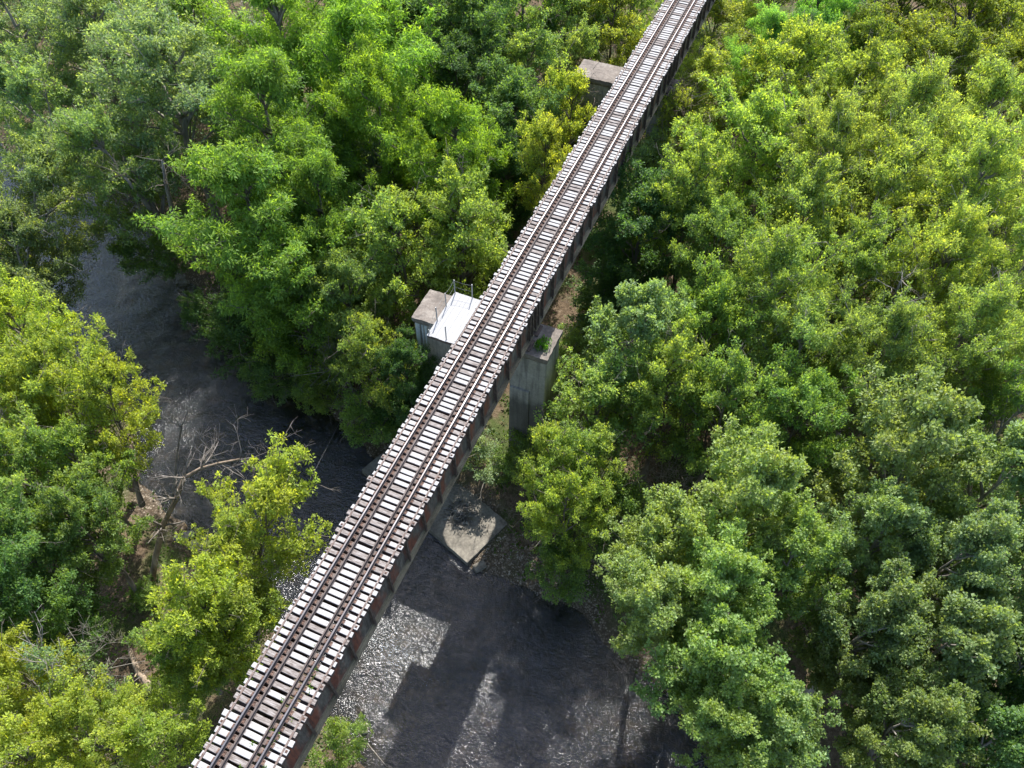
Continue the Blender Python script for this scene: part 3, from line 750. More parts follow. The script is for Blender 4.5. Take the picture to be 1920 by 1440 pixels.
# thin cable strung upstream of the bridge
o = wire('steel_cable', sagged((-9.6, 18.3, 5.9), (-14.5, 60.0, 7.0), 0.3, 16), 0.004, None, M['steel_wire']); tag(o, 'thin pale cable strung over the creek upstream of the bridge', 'cable')
mb = MB(); mb.tube([(q[0], q[1], .01 + .02 * (k % 2)) for k, q in enumerate(PATHS['whiteline'])], [.014, .018, .016, .012], 6)  # thin tube standing in for a white line on the water
o = link('strip', mb.mesh('strip', [M['rock_pale']])); tag(o, 'thin pale pole lying in the shallows below the girder', 'strip')

# ------------------------------------------------------------------ trees
def unit(a): return a / (np.linalg.norm(a, axis=-1, keepdims=True) + 1e-9)

def leaf_mesh(name, pos, d, nrm, ln, wd, young, rv, mat, br=None):
    """one folded kite per leaf, 2 triangles each"""
    n = len(pos); side = unit(np.cross(d, nrm)); nrm = np.cross(side, d)
    L = ln[:, None]; W = wd[:, None]
    mid = pos + d * L * 0.42 + nrm * W * 0.16
    V = np.stack([pos, mid + side * W * 0.5, pos + d * L - nrm * L * 0.10, mid - side * W * 0.5], 1).reshape(-1, 3)
    b = (np.arange(n) * 4)[:, None]
    Fc = np.concatenate([b + np.array([0, 1, 2]), b + np.array([0, 2, 3])], 1).reshape(-1, 3)
    me = np_mesh(name, V, Fc)
    a = me.attributes.new('leaf', 'FLOAT_COLOR', 'POINT')
    c = np.column_stack([young, rv, np.full(n, .5) if br is None else br, np.ones(n)]).astype(np.float32)
    a.data.foreach_set('color', np.repeat(c, 4, 0).ravel())
    me.materials.append(mat)
    return me

def tuft_leaves(rs, tips, axis_, k, rad, ln, wd, droop, flat=0.7):
    n = len(tips) * k
    T = np.repeat(tips, k, 0); A = np.repeat(axis_, k, 0)
    off = unit(rs.normal(size=(n, 3))) * (rs.rand(n, 1) ** 0.45)
    up = np.array([0, 0, 1.0])
    al = (off * A).sum(1, keepdims=True)
    off = off - A * al * (1 - flat)                      # flatten tufts across their shoot
    pos = T + off * rad * rs.uniform(0.55, 1.0, (n, 1)) * np.repeat(rs.uniform(0.6, 1.4, (len(tips), 1)), k, 0)
    d = unit(off * 0.9 + A * 0.25 - up * droop + rs.normal(size=(n, 3)) * 0.35)
    nrm = unit(A * 0.7 + up * 0.5 + rs.normal(size=(n, 3)) * 0.5)
    L = ln * rs.uniform(0.65, 1.25, n); W = L * wd * rs.uniform(0.8, 1.2, n)
    young = np.clip(al[:, 0] * 1.1 + rs.normal(0, 0.25, n) - 0.15, 0, 1) * np.repeat(rs.uniform(0.2, 1.0, len(tips)), k)
    rv = np.clip(np.repeat(rs.rand(len(tips)), k) * 0.6 + rs.rand(n) * 0.4, 0, 1)
    return pos, d, nrm, L, W, young, rv

def make_tree(name, seed, R, Rz, hc, nl, ns, nt, k, ln, wd, droop, rad, tr, mat, bark, low=-20, bare=0):
    """trunk, arching limbs, flat sprays of side branches, a leaf tuft at each twig end"""
    rs = np.random.RandomState(seed); mb = MB()
    C = np.array([0, 0, hc]); top = hc + Rz * 0.45; m = 7; upv = np.array([0, 0, 1.0])
    wob = rs.normal(0, 0.16, (m, 2)).cumsum(0) * R / 4
    tp = [np.array([0, 0, -0.6])] + [np.array([wob[i, 0], wob[i, 1], -0.6 + (top + 0.6) * (i + 1) / m]) for i in range(m)]
    mb.tube(tp, [tr * 1.7] + [tr * (1.2 - 0.98 * (i + 1) / m) for i in range(m)], 8)
    tpa = np.array(tp); TIP = []; AX = []; BR = []
    for i in range(nl):
        el = math.radians(low + (86 - low) * ((i + 0.5) / nl) ** 1.15 + rs.normal(0, 6)); th = i * 2.39996 + rs.normal(0, 0.4)
        E = C + np.array([R * math.cos(el) * math.cos(th), R * math.cos(el) * math.sin(th), Rz * math.sin(el)])
        hd = math.hypot(E[0], E[1])
        zs = min(max(E[2] - hd * rs.uniform(0.55, 1.0) - 0.4, hc * 0.3), top - 0.2)
        f = (zs + 0.6) / (top + 0.6) * m; q = int(min(f, m - 1)); s0 = tpa[q] + (tpa[q + 1] - tpa[q]) * (f - q)
        E = s0 + (E - s0) * (rs.uniform(0.68, 1.0) + (rs.rand() < 0.25) * 0.18)
        ctrl = (s0 + E) / 2 + upv * rs.uniform(0.02, 0.16) * hd + rs.normal(0, .18, 3)
        tt = np.linspace(0, 1, 9); pts = np.array([(1 - t) ** 2 * s0 + 2 * t * (1 - t) * ctrl + t * t * E for t in tt])
        pts[1:-1] += rs.normal(0, 0.05, (7, 3))
        L = np.linalg.norm(E - s0); r0 = tr * rs.uniform(0.28, 0.46)
        mb.tube(pts, [max(.012, r0 * (1 - 0.88 * t)) for t in tt], 5)
        lb = rs.rand()
        for j in range(ns):
            t = 0.28 + 0.72 * (j + rs.rand() * .6) / ns; t = min(t, 0.995); x = t * 8; q = int(min(x, 7)); p0 = pts[q] + (pts[q + 1] - pts[q]) * (x - q)
            tan = unit(pts[q + 1] - pts[q]); sd = unit(np.cross(tan, upv) + 1e-4); nrm = np.cross(sd, tan)
            an = math.radians(rs.uniform(28, 72)) * (1 if j % 2 else -1); outp = rs.normal(0.18, 0.42)
            d = unit(tan * math.cos(an) + sd * math.sin(an) + nrm * outp)
            L2 = max(0.35, (0.30 * L + 0.25) * (1.12 - 0.72 * t) * rs.uniform(0.55, 1.25))
            e = p0 + d * L2 + upv * rs.normal(0, .08); md = (p0 + e) / 2 + rs.normal(0, .06 * L2, 3) + upv * .05
            mb.tube([p0, md, e], [max(.012, r0 * .3 * (1 - t * .6)), .014, .007], 3)
            sb = np.clip(lb * .5 + rs.rand() * .5, 0, 1); n = max(3, int(nt * L2 / 1.2 * rs.uniform(.7, 1.2)))
            u = rs.uniform(0.25, 1.05, n)[:, None]; base = (1 - u) ** 2 * p0 + 2 * u * (1 - u) * md + u * u * e
            off = unit(rs.normal(size=(n, 3)) * np.array([1, 1, .45]) + upv * .28 + d * .35) * rs.uniform(0.12, 0.52, (n, 1)) * min(1, .5 + L2 * .4)
            tip = base + off
            for w in range(0, n, 2): mb.tube([base[w], tip[w]], [.009, .005], 3)
            TIP.append(tip); AX.append(unit(off * .9 + upv * 0.55 + rs.normal(0, .2, (n, 3)))); BR.append(np.full(n, sb))
        for _ in range(bare):
            q = rs.randint(4, 9); d = unit(unit(E - C) + rs.normal(0, .6, 3)); e = pts[q] + d * rs.uniform(.8, 1.9); md = (pts[q] + e) / 2 + rs.normal(0, .12, 3)
            mb.tube([pts[q], md, e], [.024, .016, .006], 3)
            for _ in range(4):
                g = md + (e - md) * rs.rand(); mb.tube([g, g + unit(d + rs.normal(0, .7, 3)) * rs.uniform(.2, .6)], [.011, .004], 3)
    TIP = np.concatenate(TIP); AX = np.concatenate(AX); BR = np.concatenate(BR)
    pos, d, nr, Ln, W, yg, rv = tuft_leaves(rs, TIP, AX, k, rad, ln, wd, droop)
    crown = leaf_mesh(name + '_crown', pos, d, nr, Ln, W, yg, rv, mat, np.repeat(BR, k))
    trunk = mb.mesh(name + '_trunk', [bark], smooth=True)
    return dict(trunk=trunk, crown=crown, R=R, hc=hc)

#             seed  R    Rz   hc  limbs side twigs k  ln    wd  droop rad  trunk
SPEC = {
    'ash':     (1, 4.6, 5.0, 8.6, 34, 10, 8, 30, .20, .32, .42, .34, .24, 'leaf', 'bark', -28, 0),
    'ash2':    (2, 4.2, 4.6, 8.2, 30, 10, 8, 30, .20, .32, .42, .33, .22, 'leaf', 'bark', -28, 0),
    'box':     (3, 4.2, 3.7, 6.6, 26, 11, 8, 24, .16, .56, .16, .27, .20, 'leaf', 'bark', -18, 1),
    'box2':    (4, 3.6, 3.4, 6.2, 23, 10, 8, 24, .16, .56, .16, .27, .18, 'leaf', 'bark', -18, 1),
    'box3':    (5, 3.2, 3.1, 5.8, 20, 9, 8, 24, .155, .56, .18, .26, .16, 'leaf', 'bark', -22, 1),
    'silver':  (6, 5.2, 4.3, 8.0, 32, 12, 8, 22, .17, .48, .24, .29, .26, 'leaf', 'bark_pale', -20, 1),
    'silver2': (7, 4.4, 3.9, 7.4, 26, 11, 8, 22, .17, .48, .24, .28, .22, 'leaf', 'bark_pale', -20, 1),
    'syc':     (8, 5.0, 4.7, 8.6, 32, 12, 8, 20, .195, .74, .15, .33, .26, 'leaf_pale', 'bark_pale', -22, 0),
    'syc2':    (9, 4.4, 4.3, 8.0, 28, 11, 8, 20, .195, .74, .15, .32, .24, 'leaf_pale', 'bark_pale', -22, 0),
    'dense':   (10, 4.0, 4.3, 6.4, 30, 11, 8, 26, .165, .54, .22, .30, .18, 'leaf', 'bark', -40, 0),
    'bush':    (11, 2.2, 2.0, 2.6, 18, 7, 9, 26, .14, .54, .20, .26, .07, 'leaf', 'bark', -30, 1),
    'bush2':   (12, 1.8, 1.4, 1.8, 14, 7, 9, 24, .13, .54, .20, .24, .05, 'leaf', 'bark', -30, 1),
    'scrag':   (13, 1.8, 2.6, 5.0, 16, 6, 4, 14, .13, .54, .20, .26, .10, 'leaf', 'bark_pale', -35, 3),
}
PROTO = {k: make_tree(k, v[0], *v[1:13], M[v[13]], M[v[14]], v[15], v[16]) for k, v in SPEC.items()}
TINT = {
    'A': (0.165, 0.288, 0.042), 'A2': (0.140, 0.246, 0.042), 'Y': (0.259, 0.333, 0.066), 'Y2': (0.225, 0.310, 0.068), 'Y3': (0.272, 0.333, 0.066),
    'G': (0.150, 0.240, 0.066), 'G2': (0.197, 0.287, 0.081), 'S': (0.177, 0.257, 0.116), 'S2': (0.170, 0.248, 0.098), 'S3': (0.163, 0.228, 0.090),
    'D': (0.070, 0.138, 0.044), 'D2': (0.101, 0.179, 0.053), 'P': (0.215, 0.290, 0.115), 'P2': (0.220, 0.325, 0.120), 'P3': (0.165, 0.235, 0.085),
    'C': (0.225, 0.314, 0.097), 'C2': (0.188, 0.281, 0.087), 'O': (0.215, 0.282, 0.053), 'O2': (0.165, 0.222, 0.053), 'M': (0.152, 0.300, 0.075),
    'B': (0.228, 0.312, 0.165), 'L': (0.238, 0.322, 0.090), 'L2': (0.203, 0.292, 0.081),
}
TREES = [
    ('silver2', 'S', -55.44, 46.76, 0.0, 0.0, 10.7, 6.17, 'dull green tree filling the upper left corner'),
    ('silver', 'S', -44.79, 45.05, 0.0, 0.0, 11.2, 5.83, 'pale dull green tree second from the upper left corner'),
    ('silver', 'S', -33.06, 40.29, 0.0, 0.0, 12.2, 6.61, 'large silvery green tree with leaning trunks left of the bright green trees'),
    ('silver2', 'S2', -41.61, 39.88, -1.42, -3.65, 11.35, 4.98, 'dull green tree overhanging the top reach of the creek'),
    ('silver2', 'S2', -32.26, 35.96, -1.39, -2.24, 10.85, 4.08, 'silvery tree crown hanging low over the creek bend'),
    ('box2', 'G', -39.46, 51.6, 0.0, 0.0, 10.3, 4.55, 'mid green tree at the top edge above the silvery tree'),
    ('silver2', 'S', -47.8, 56.37, 0.0, 0.0, 10.11, 5.4, 'dull green tree crown cut by the top edge on the left'),
    ('scrag', 'S', -33.84, 50.26, 0.0, 0.0, 9.25, 3.48, 'thin greyish tree with bare twigs beside the tallest bright tree'),
    ('ash', 'A', -27.64, 48.47, 0.0, 0.0, 13.21, 5.7, 'tall bright green tree at the top of the left bank group'),
    ('ash2', 'A', -19.59, 46.56, 0.0, 0.0, 13.06, 5.43, 'bright green tree at the upper right shoulder of the left bank group'),
    ('ash', 'A2', -20.93, 36.78, 0.0, 0.0, 13.14, 5.4, 'bright green tree in the middle of the left bank group'),
    ('ash2', 'A', -16.45, 41.47, 0.0, 0.0, 12.29, 4.14, 'bright green tree between the middle tree and the round tree'),
    ('ash2', 'A2', -19.25, 30.4, 0.0, 0.0, 12.69, 4.94, 'bright green tree leaning over the creek bank'),
    ('ash', 'A2', -15.75, 33.7, 0.0, 0.0, 10.7, 3.73, 'deep green tree low crown right of the leaning bank tree'),
    ('ash2', 'A', -10.19, 41.58, 0.0, 0.0, 11.16, 4.1, 'round bright green tree alone right of its group'),
    ('bush', 'B', -18.04, 42.74, 0.0, 0.0, 6.55, 3.41, 'pale dusty green shrub tree in the hollow between bright crowns'),
    ('dense', 'A2', -16.01, 29.11, 0.0, 0.0, 9.24, 3.89, 'dark bushy tree below the bright green group at the water'),
    ('bush', 'D', -21.02, 30.49, -0.48, -1.46, 3.75, 3.01, 'low dark green shrub dipping to the creek edge'),
    ('dense', 'G', -12.26, 29.62, 0.0, 0.0, 8.11, 3.1, 'mid green tree below the bright green group left of the pier'),
    ('box3', 'G2', -10.77, 34.13, 0.0, 0.0, 9.59, 3.53, 'light green tree with grey twigs left of the deck'),
    ('box2', 'G2', -7.52, 36.65, 0.0, 0.0, 9.88, 3.74, 'light green tree crown touching the deck edge above the platform'),
    ('box3', 'G2', -8.9, 26.52, 0.0, 0.0, 8.69, 2.4, 'light green tree over the creek bank left of the pier'),
    ('scrag', 'G', -13.07, 28.7, 0.0, 0.0, 5.81, 2.0, 'thin tree with bare twigs over the bank left of the pier'),
    ('bush', 'D', -8.79, 27.95, 0.0, 0.0, 3.12, 2.42, 'dark shrub against the left end of the pier'),
    ('bush2', 'G', -9.29, 26.18, -0.33, -0.68, 3.25, 1.79, 'rounded shrub on the bank beside the deck'),
    ('dense', 'G', -25.95, 57.31, 0.0, 0.0, 10.68, 4.0, 'mid green tree behind the tall tree at the top edge'),
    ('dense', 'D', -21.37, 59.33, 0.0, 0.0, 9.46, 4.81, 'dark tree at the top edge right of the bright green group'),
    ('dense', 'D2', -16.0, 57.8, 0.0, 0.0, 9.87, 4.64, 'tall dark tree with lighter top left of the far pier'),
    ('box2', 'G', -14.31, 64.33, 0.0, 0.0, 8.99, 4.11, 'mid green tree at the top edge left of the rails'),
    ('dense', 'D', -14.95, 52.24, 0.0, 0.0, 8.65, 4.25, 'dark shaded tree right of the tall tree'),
    ('scrag', 'B', -17.52, 52.82, 0.0, 0.0, 7.67, 1.84, 'small scraggy grey green sapling in front of the dark trees'),
    ('box2', 'G2', -11.11, 66.72, 0.0, 0.0, 8.26, 3.91, 'light green tree at the top edge near the far track'),
    ('box3', 'Y', -7.07, 68.45, 0.0, 0.0, 7.7, 3.15, 'yellow green tree touching the far track on its left'),
    ('box3', 'G', -10.91, 57.36, 0.0, 0.0, 8.28, 3.4, 'mid green tree left of the far pier'),
    ('box3', 'G2', -8.27, 62.09, 0.0, 0.0, 6.96, 2.28, 'small light green tree at the corner of the far pier'),
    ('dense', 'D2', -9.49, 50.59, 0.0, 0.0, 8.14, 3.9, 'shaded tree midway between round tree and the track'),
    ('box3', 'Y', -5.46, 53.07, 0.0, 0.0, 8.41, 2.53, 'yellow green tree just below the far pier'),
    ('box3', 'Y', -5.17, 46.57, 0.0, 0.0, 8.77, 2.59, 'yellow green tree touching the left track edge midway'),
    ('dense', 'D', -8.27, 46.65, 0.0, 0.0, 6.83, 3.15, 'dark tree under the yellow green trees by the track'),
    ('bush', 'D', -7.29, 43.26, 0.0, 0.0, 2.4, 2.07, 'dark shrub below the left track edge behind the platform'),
    ('silver2', 'S3', -40.26, 24.2, 2.35, 4.41, 9.85, 4.56, 'half bare olive green tree reaching over the creek at left'),
    ('silver2', 'S3', -36.42, 22.6, 0.32, 1.86, 8.85, 3.87, 'olive green low tree at the left edge beside the creek'),
    ('box2', 'Y', -28.51, 18.24, 0.0, 0.0, 10.34, 3.04, 'yellow green tree jutting to the creek at the left edge'),
    ('box', 'Y', -22.76, 15.64, 0.07, 0.16, 11.35, 3.35, 'yellow green tree with wide crown over the creek'),
    ('box3', 'Y', -20.61, 14.67, 0.87, 1.94, 10.85, 2.52, 'yellow green tree reaching farthest right over the creek'),
    ('box', 'Y2', -24.62, 13.71, 0.0, 0.0, 9.97, 3.0, 'yellow green tree on the left edge mid height'),
    ('box', 'Y2', -20.67, 10.73, 0.0, 0.0, 9.7, 3.14, 'green tree on the left edge above the dark hollow'),
    ('box3', 'G2', -19.0, 12.52, 0.0, 0.0, 9.89, 2.25, 'light green tree left of the dead tree'),
    ('box2', 'G', -16.78, 9.45, 0.0, 0.0, 8.7, 2.4, 'mid green tree left of the dead trunk base'),
    ('box', 'G', -18.33, 7.51, 0.0, 0.0, 9.16, 2.85, 'mid green tree on the left edge level with the dead trunk'),
    ('dense', 'D2', -16.29, 5.06, 0.0, 0.0, 8.04, 2.78, 'dark green tree on the left edge by the dark hollow'),
    ('bush', 'G', -16.39, 9.57, 0.0, 0.0, 1.14, 0.98, 'shrub at the foot of the dead tree'),
    ('box3', 'Y', -9.19, 10.48, 1.8, 3.04, 10.35, 2.9, 'yellow green tree standing over the water beside the deck'),
    ('box3', 'Y', -8.63, 10.15, 0.57, 0.96, 9.85, 2.25, 'yellow green tree between the dead tree and the deck'),
    ('box2', 'Y', -7.2, 7.99, 0.0, 0.0, 10.46, 2.74, 'yellow green tree right of the dark hollow'),
    ('box3', 'Y2', -6.1, 8.5, 0.0, 0.0, 9.31, 2.45, 'yellow green tree against the deck lower left'),
    ('dense', 'G2', -7.97, 6.25, 0.0, 0.0, 8.29, 1.84, 'green tree above the fallen log'),
    ('box2', 'Y3', -13.21, 2.38, 0.0, 0.0, 9.46, 2.27, 'yellow green tree at the left edge below the dark hollow'),
    ('scrag', 'S', -11.12, 2.91, 0.0, 0.0, 9.05, 1.61, 'thin grey tree among the lower left yellow trees'),
    ('box', 'Y3', -8.81, 1.56, 0.0, 0.0, 10.05, 2.41, 'bright yellow green tree at the bottom left'),
    ('box2', 'Y3', -10.97, -0.32, 0.0, 0.0, 9.89, 2.38, 'yellow green tree in the bottom left corner'),
    ('box3', 'Y', -6.03, 2.15, 0.0, 0.0, 9.67, 1.91, 'yellow green tree at the bottom edge left of the deck'),
    ('bush', 'G2', -9.67, 4.94, 0.0, 0.0, 3.1, 1.39, 'shrub beside the fallen log'),
    ('box3', 'Y2', -8.46, 3.15, 0.0, 0.0, 8.64, 1.21, 'small yellow green tree between corner trees and fallen log'),
    ('box3', 'O', 1.67, 71.66, 0.0, 0.0, 6.95, 3.95, 'olive green tree right of the far track'),
    ('bush', 'D', -3.81, 82.01, 0.0, 0.0, 1.1, 2.44, 'dark shrub in the shade beside the far girders'),
    ('scrag', 'S', 0.7, 68.7, 0.0, 0.0, 5.7, 1.83, 'grey twiggy sapling beside the far girders'),
    ('ash2', 'M', 10.17, 70.81, 0.0, 0.0, 9.7, 3.7, 'fresh mint green tree at the top right'),
    ('ash', 'M', 6.68, 64.83, 0.0, 0.0, 8.7, 3.12, 'fresh mint green tree lower left of its taller twin'),
    ('dense', 'O', 5.13, 78.38, 0.0, 0.0, 6.95, 3.83, 'dark olive tree at the top edge left of the mint tree'),
    ('dense', 'O2', 16.31, 79.47, 0.0, 0.0, 8.2, 4.73, 'dark olive tree at the top edge behind the bare trunk'),
    ('box', 'O', 21.51, 75.65, 0.0, 0.0, 9.7, 5.42, 'large olive yellow tree at the top right'),
    ('box2', 'O', 25.17, 80.14, 0.0, 0.0, 9.7, 4.04, 'olive yellow tree in the upper right corner'),
    ('box2', 'O2', 21.28, 67.66, 0.0, 0.0, 8.7, 4.2, 'olive tree below the large olive yellow tree'),
    ('box2', 'O', 26.05, 69.69, 0.0, 0.0, 8.7, 3.73, 'olive tree on the right edge near the top'),
    ('dense', 'O2', 14.23, 68.98, 0.0, 0.0, 7.7, 3.67, 'shaded olive tree below the bare trunk'),
    ('box', 'Y', 10.2, 61.2, 0.0, 0.0, 9.7, 4.54, 'yellow green tree with open crown below the mint trees'),
    ('box2', 'Y', 2.98, 61.15, 0.0, 0.0, 7.03, 3.85, 'full yellow green tree beside the far girders'),
    ('box3', 'Y', 2.11, 56.32, 0.0, 0.0, 7.07, 2.33, 'low yellow green tree next to the brown vines'),
    ('box2', 'Y2', 14.63, 59.19, 0.0, 0.0, 9.7, 3.72, 'yellow green tree in the upper middle of the right forest'),
    ('box', 'Y2', 8.72, 50.98, 0.0, 0.0, 10.2, 4.57, 'broad yellow green tree with forked grey trunk'),
    ('silver', 'L', 13.86, 51.13, 0.0, 0.0, 10.67, 3.84, 'light green tree right of the forked grey trunk'),
    ('silver', 'L', 18.57, 55.73, 0.0, 0.0, 10.83, 4.53, 'light green tree in the upper right forest'),
    ('silver2', 'L', 23.44, 58.49, 0.0, 0.0, 10.7, 4.15, 'light green tree near the right edge upper part'),
    ('silver2', 'L', 26.33, 54.54, 0.0, 0.0, 10.23, 3.37, 'light green tree on the right edge above mid height'),
    ('silver', 'L', 22.64, 49.89, 0.0, 0.0, 11.08, 4.19, 'broad light green tree in the right forest'),
    ('silver2', 'L', 17.93, 47.94, 0.0, 0.0, 10.79, 4.03, 'light green tree left of the broadest right hand tree'),
    ('box2', 'L2', 13.79, 45.11, 0.0, 0.0, 10.02, 3.47, 'green tree above the pale forked trunk'),
    ('bush', 'B', 1.57, 53.25, 0.0, 0.0, 5.05, 2.8, 'pale whitish green tree against the girder'),
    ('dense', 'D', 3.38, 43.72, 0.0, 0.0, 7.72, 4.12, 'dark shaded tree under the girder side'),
    ('box2', 'Y2', 6.24, 44.88, 0.0, 0.0, 9.58, 3.4, 'yellow green tree behind the pale whitish tree'),
    ('dense', 'G', 8.86, 41.37, 0.0, 0.0, 8.78, 3.29, 'mid green tree right of the shaded tree'),
    ('bush', 'D', 3.12, 44.36, 0.0, 0.0, 1.59, 2.7, 'dark shrub on the sandy patch behind the pier'),
    ('silver', 'L', 12.86, 37.8, 0.0, 0.0, 10.46, 3.93, 'light green tree in the centre of the right forest'),
    ('silver2', 'L2', 17.6, 41.86, 0.0, 0.0, 9.64, 3.5, 'green tree around the pale forked trunk'),
    ('silver', 'L', 22.56, 43.92, 0.0, 0.0, 10.4, 3.63, 'light green tree above the dark gap'),
    ('silver2', 'L', 26.6, 45.13, 0.0, 0.0, 10.21, 3.07, 'light green tree on the right edge at mid height'),
    ('syc2', 'P2', 6.6, 31.81, 0.0, 0.0, 9.85, 2.97, 'pale green tree right of the pier'),
    ('bush2', 'G2', 1.82, 39.46, 0.0, 0.0, 1.39, 1.52, 'small shrub at the foot of the pier'),
    ('dense', 'G', 10.2, 35.22, 0.0, 0.0, 8.64, 2.9, 'deep green tree right of the pale pier tree'),
    ('silver2', 'G2', 15.49, 34.24, 0.0, 0.0, 9.61, 3.62, 'mid green tree in the centre right'),
    ('silver', 'G2', 20.07, 35.76, 0.0, 0.0, 9.9, 3.57, 'mid green tree with pale branches in the centre right'),
    ('silver', 'L2', 24.44, 38.5, 0.0, 0.0, 10.12, 3.58, 'green tree left of the gnarled branch'),
    ('silver2', 'L2', 27.58, 39.4, 0.0, 0.0, 9.48, 2.56, 'green tree on the right edge by the gnarled branch'),
    ('box3', 'G2', 5.71, 28.01, 0.0, 0.0, 8.08, 3.2, 'green tree hiding the foot of the pier'),
    ('box2', 'G2', 9.05, 29.72, 0.0, 0.0, 8.98, 2.91, 'green tree right of the tree at the pier foot'),
    ('box2', 'G', 12.55, 29.94, 0.0, 0.0, 8.92, 3.04, 'mid green tree above the brown brush'),
    ('dense', 'G', 16.59, 30.02, 0.0, 0.0, 8.8, 2.98, 'deep green tree left of the pale broadleaf trees'),
    ('silver2', 'G', 27.35, 35.05, 0.0, 0.0, 8.71, 2.97, 'shaded green tree above the right hand broadleaf tree'),
    ('box3', 'Y2', 4.26, 23.84, 0.0, 0.0, 7.81, 2.18, 'yellow green tree over the gravel bar'),
    ('box3', 'G2', 6.67, 24.47, 0.0, 0.0, 7.7, 2.17, 'green tree left of the brown brush'),
    ('box2', 'Y2', 6.35, 20.95, 0.0, -0.01, 8.85, 2.4, 'yellow green tree beside the old footing'),
    ('bush', 'G', 8.77, 23.94, 0.0, 0.0, 5.13, 2.06, 'shrubby tree below the brown brush'),
    ('bush', 'G', 6.47, 20.95, 0.02, -0.49, 3.75, 1.91, 'low shrub at the gravel edge'),
    ('syc', 'C', 14.99, 21.98, 0.0, 0.0, 12.2, 3.27, 'fresh green broadleaf tree in the lower right middle'),
    ('syc2', 'C', 12.0, 19.16, -0.08, -0.13, 12.35, 2.55, 'fresh green broadleaf tree crown nearest the gravel bar'),
    ('syc2', 'C', 17.75, 20.64, 0.0, 0.0, 11.7, 2.35, 'fresh green broadleaf tree right of the lower right middle'),
    ('syc', 'C', 14.82, 17.53, -0.27, -0.47, 13.85, 2.75, 'large fresh green broadleaf tree at the centre of the near clump'),
    ('syc', 'C', 13.95, 18.03, -2.22, -3.85, 13.35, 2.58, 'large fresh green broadleaf tree leaning out over the water'),
    ('syc2', 'C2', 16.88, 16.2, -1.81, -2.64, 13.35, 2.75, 'fresh green broadleaf tree at the lower right bank'),
    ('syc', 'C2', 19.51, 13.81, -4.69, -2.93, 12.35, 2.33, 'shaded green broadleaf tree cut by the bottom edge'),
    ('syc2', 'C2', 19.54, 13.77, -1.38, -0.86, 11.85, 2.38, 'dark green broadleaf tree at the bottom edge'),
    ('syc', 'P', 21.67, 27.84, 0.0, 0.0, 11.76, 3.56, 'pale grey green broadleaf tree in the right middle'),
    ('syc2', 'P', 21.09, 23.6, 0.0, 0.0, 11.49, 2.41, 'pale grey green broadleaf tree below the palest crown'),
    ('syc2', 'P', 26.76, 28.62, 0.0, 0.0, 11.05, 2.94, 'pale broadleaf tree on the right edge'),
    ('syc', 'P', 25.09, 23.47, 0.0, 0.0, 11.36, 2.76, 'pale broadleaf tree with bright leaf tips at lower right'),
    ('syc2', 'P', 27.69, 23.99, 0.0, 0.0, 11.24, 2.19, 'pale broadleaf tree on the lower right edge'),
    ('syc', 'P3', 21.94, 19.34, 0.0, 0.0, 10.17, 2.87, 'shaded grey green tree in the lower right'),
    ('syc2', 'P3', 25.14, 19.15, 0.0, 0.0, 10.54, 2.9, 'shaded grey green tree right of its twin'),
    ('syc2', 'D', 28.52, 20.42, 0.0, 0.0, 9.33, 2.42, 'dark tree on the right edge near the bottom'),
    ('syc', 'P3', 24.16, 15.22, 0.0, 0.0, 10.7, 2.5, 'grey green tree at the bottom edge right'),
    ('syc2', 'D2', 27.81, 16.32, 0.0, 0.0, 9.5, 2.54, 'dark tree in the bottom right corner'),
    ('dense', 'D', -6.15, 26.04, 0.0, 0.0, 8.41, 1.99, 'dark tree crowding the platform end of the pier'),
    ('bush', 'D2', -5.3, 26.1, 0.0, 0.0, 3.66, 1.55, 'shrub between the left deck edge and the pier foot'),
    ('bush', 'G', 1.49, 27.05, 0.0, 0.0, 2.66, 1.83, 'bush at the foot of the right pier column'),
    ('bush', 'D2', 2.34, 41.24, 0.0, 0.0, 2.68, 2.69, 'dark bush on the shaded ground behind the right pier column'),
    ('bush2', 'G2', 1.12, 37.25, 0.0, 0.0, 1.73, 1.49, 'light green bush beside the right pier column'),
    ('bush', 'D2', -0.69, 68.13, 0.0, 0.0, 3.0, 2.15, 'dark bush hiding the foot of the far pier'),
    ('box3', 'G2', -6.87, 72.72, 0.0, 0.0, 7.2, 2.99, 'light green tree pressed against the far end of the left track edge'),
    ('box2', 'G', -9.82, 70.4, 0.0, 0.0, 7.7, 3.22, 'mid green tree at the top edge just left of the far track'),
    ('bush', 'D2', -32.6, 36.17, -1.77, -2.85, 2.85, 1.99, 'low shrub on the creek bend below the leaning trunks'),
    ('bush', 'D', -25.68, 32.04, -0.62, -1.89, 2.65, 1.8, 'small dark shrub dipping its leaves into the creek bend'),
    ('bush', 'D2', -17.14, 29.19, -0.87, -2.31, 2.85, 1.89, 'low shrub overhanging the far bank below the bright green group'),
    ('bush', 'G', -13.89, 27.97, -0.46, -1.23, 2.65, 1.66, 'leafy shrub on the brown bank upstream of the slab'),
    ('bush2', 'G2', -0.88, 6.05, 0.2, 0.49, 2.75, 1.39, 'small leafy shrub below the girder at the bottom'),
    ('bush2', 'B', -1.47, 26.26, 0.0, 0.0, 1.9, 1.75, 'pale shrub in the gap under the girder'),
    ('bush2', 'G', 0.45, 26.34, 0.0, 0.0, 1.1, 1.17, 'green shrub between pier and old footing'),
]

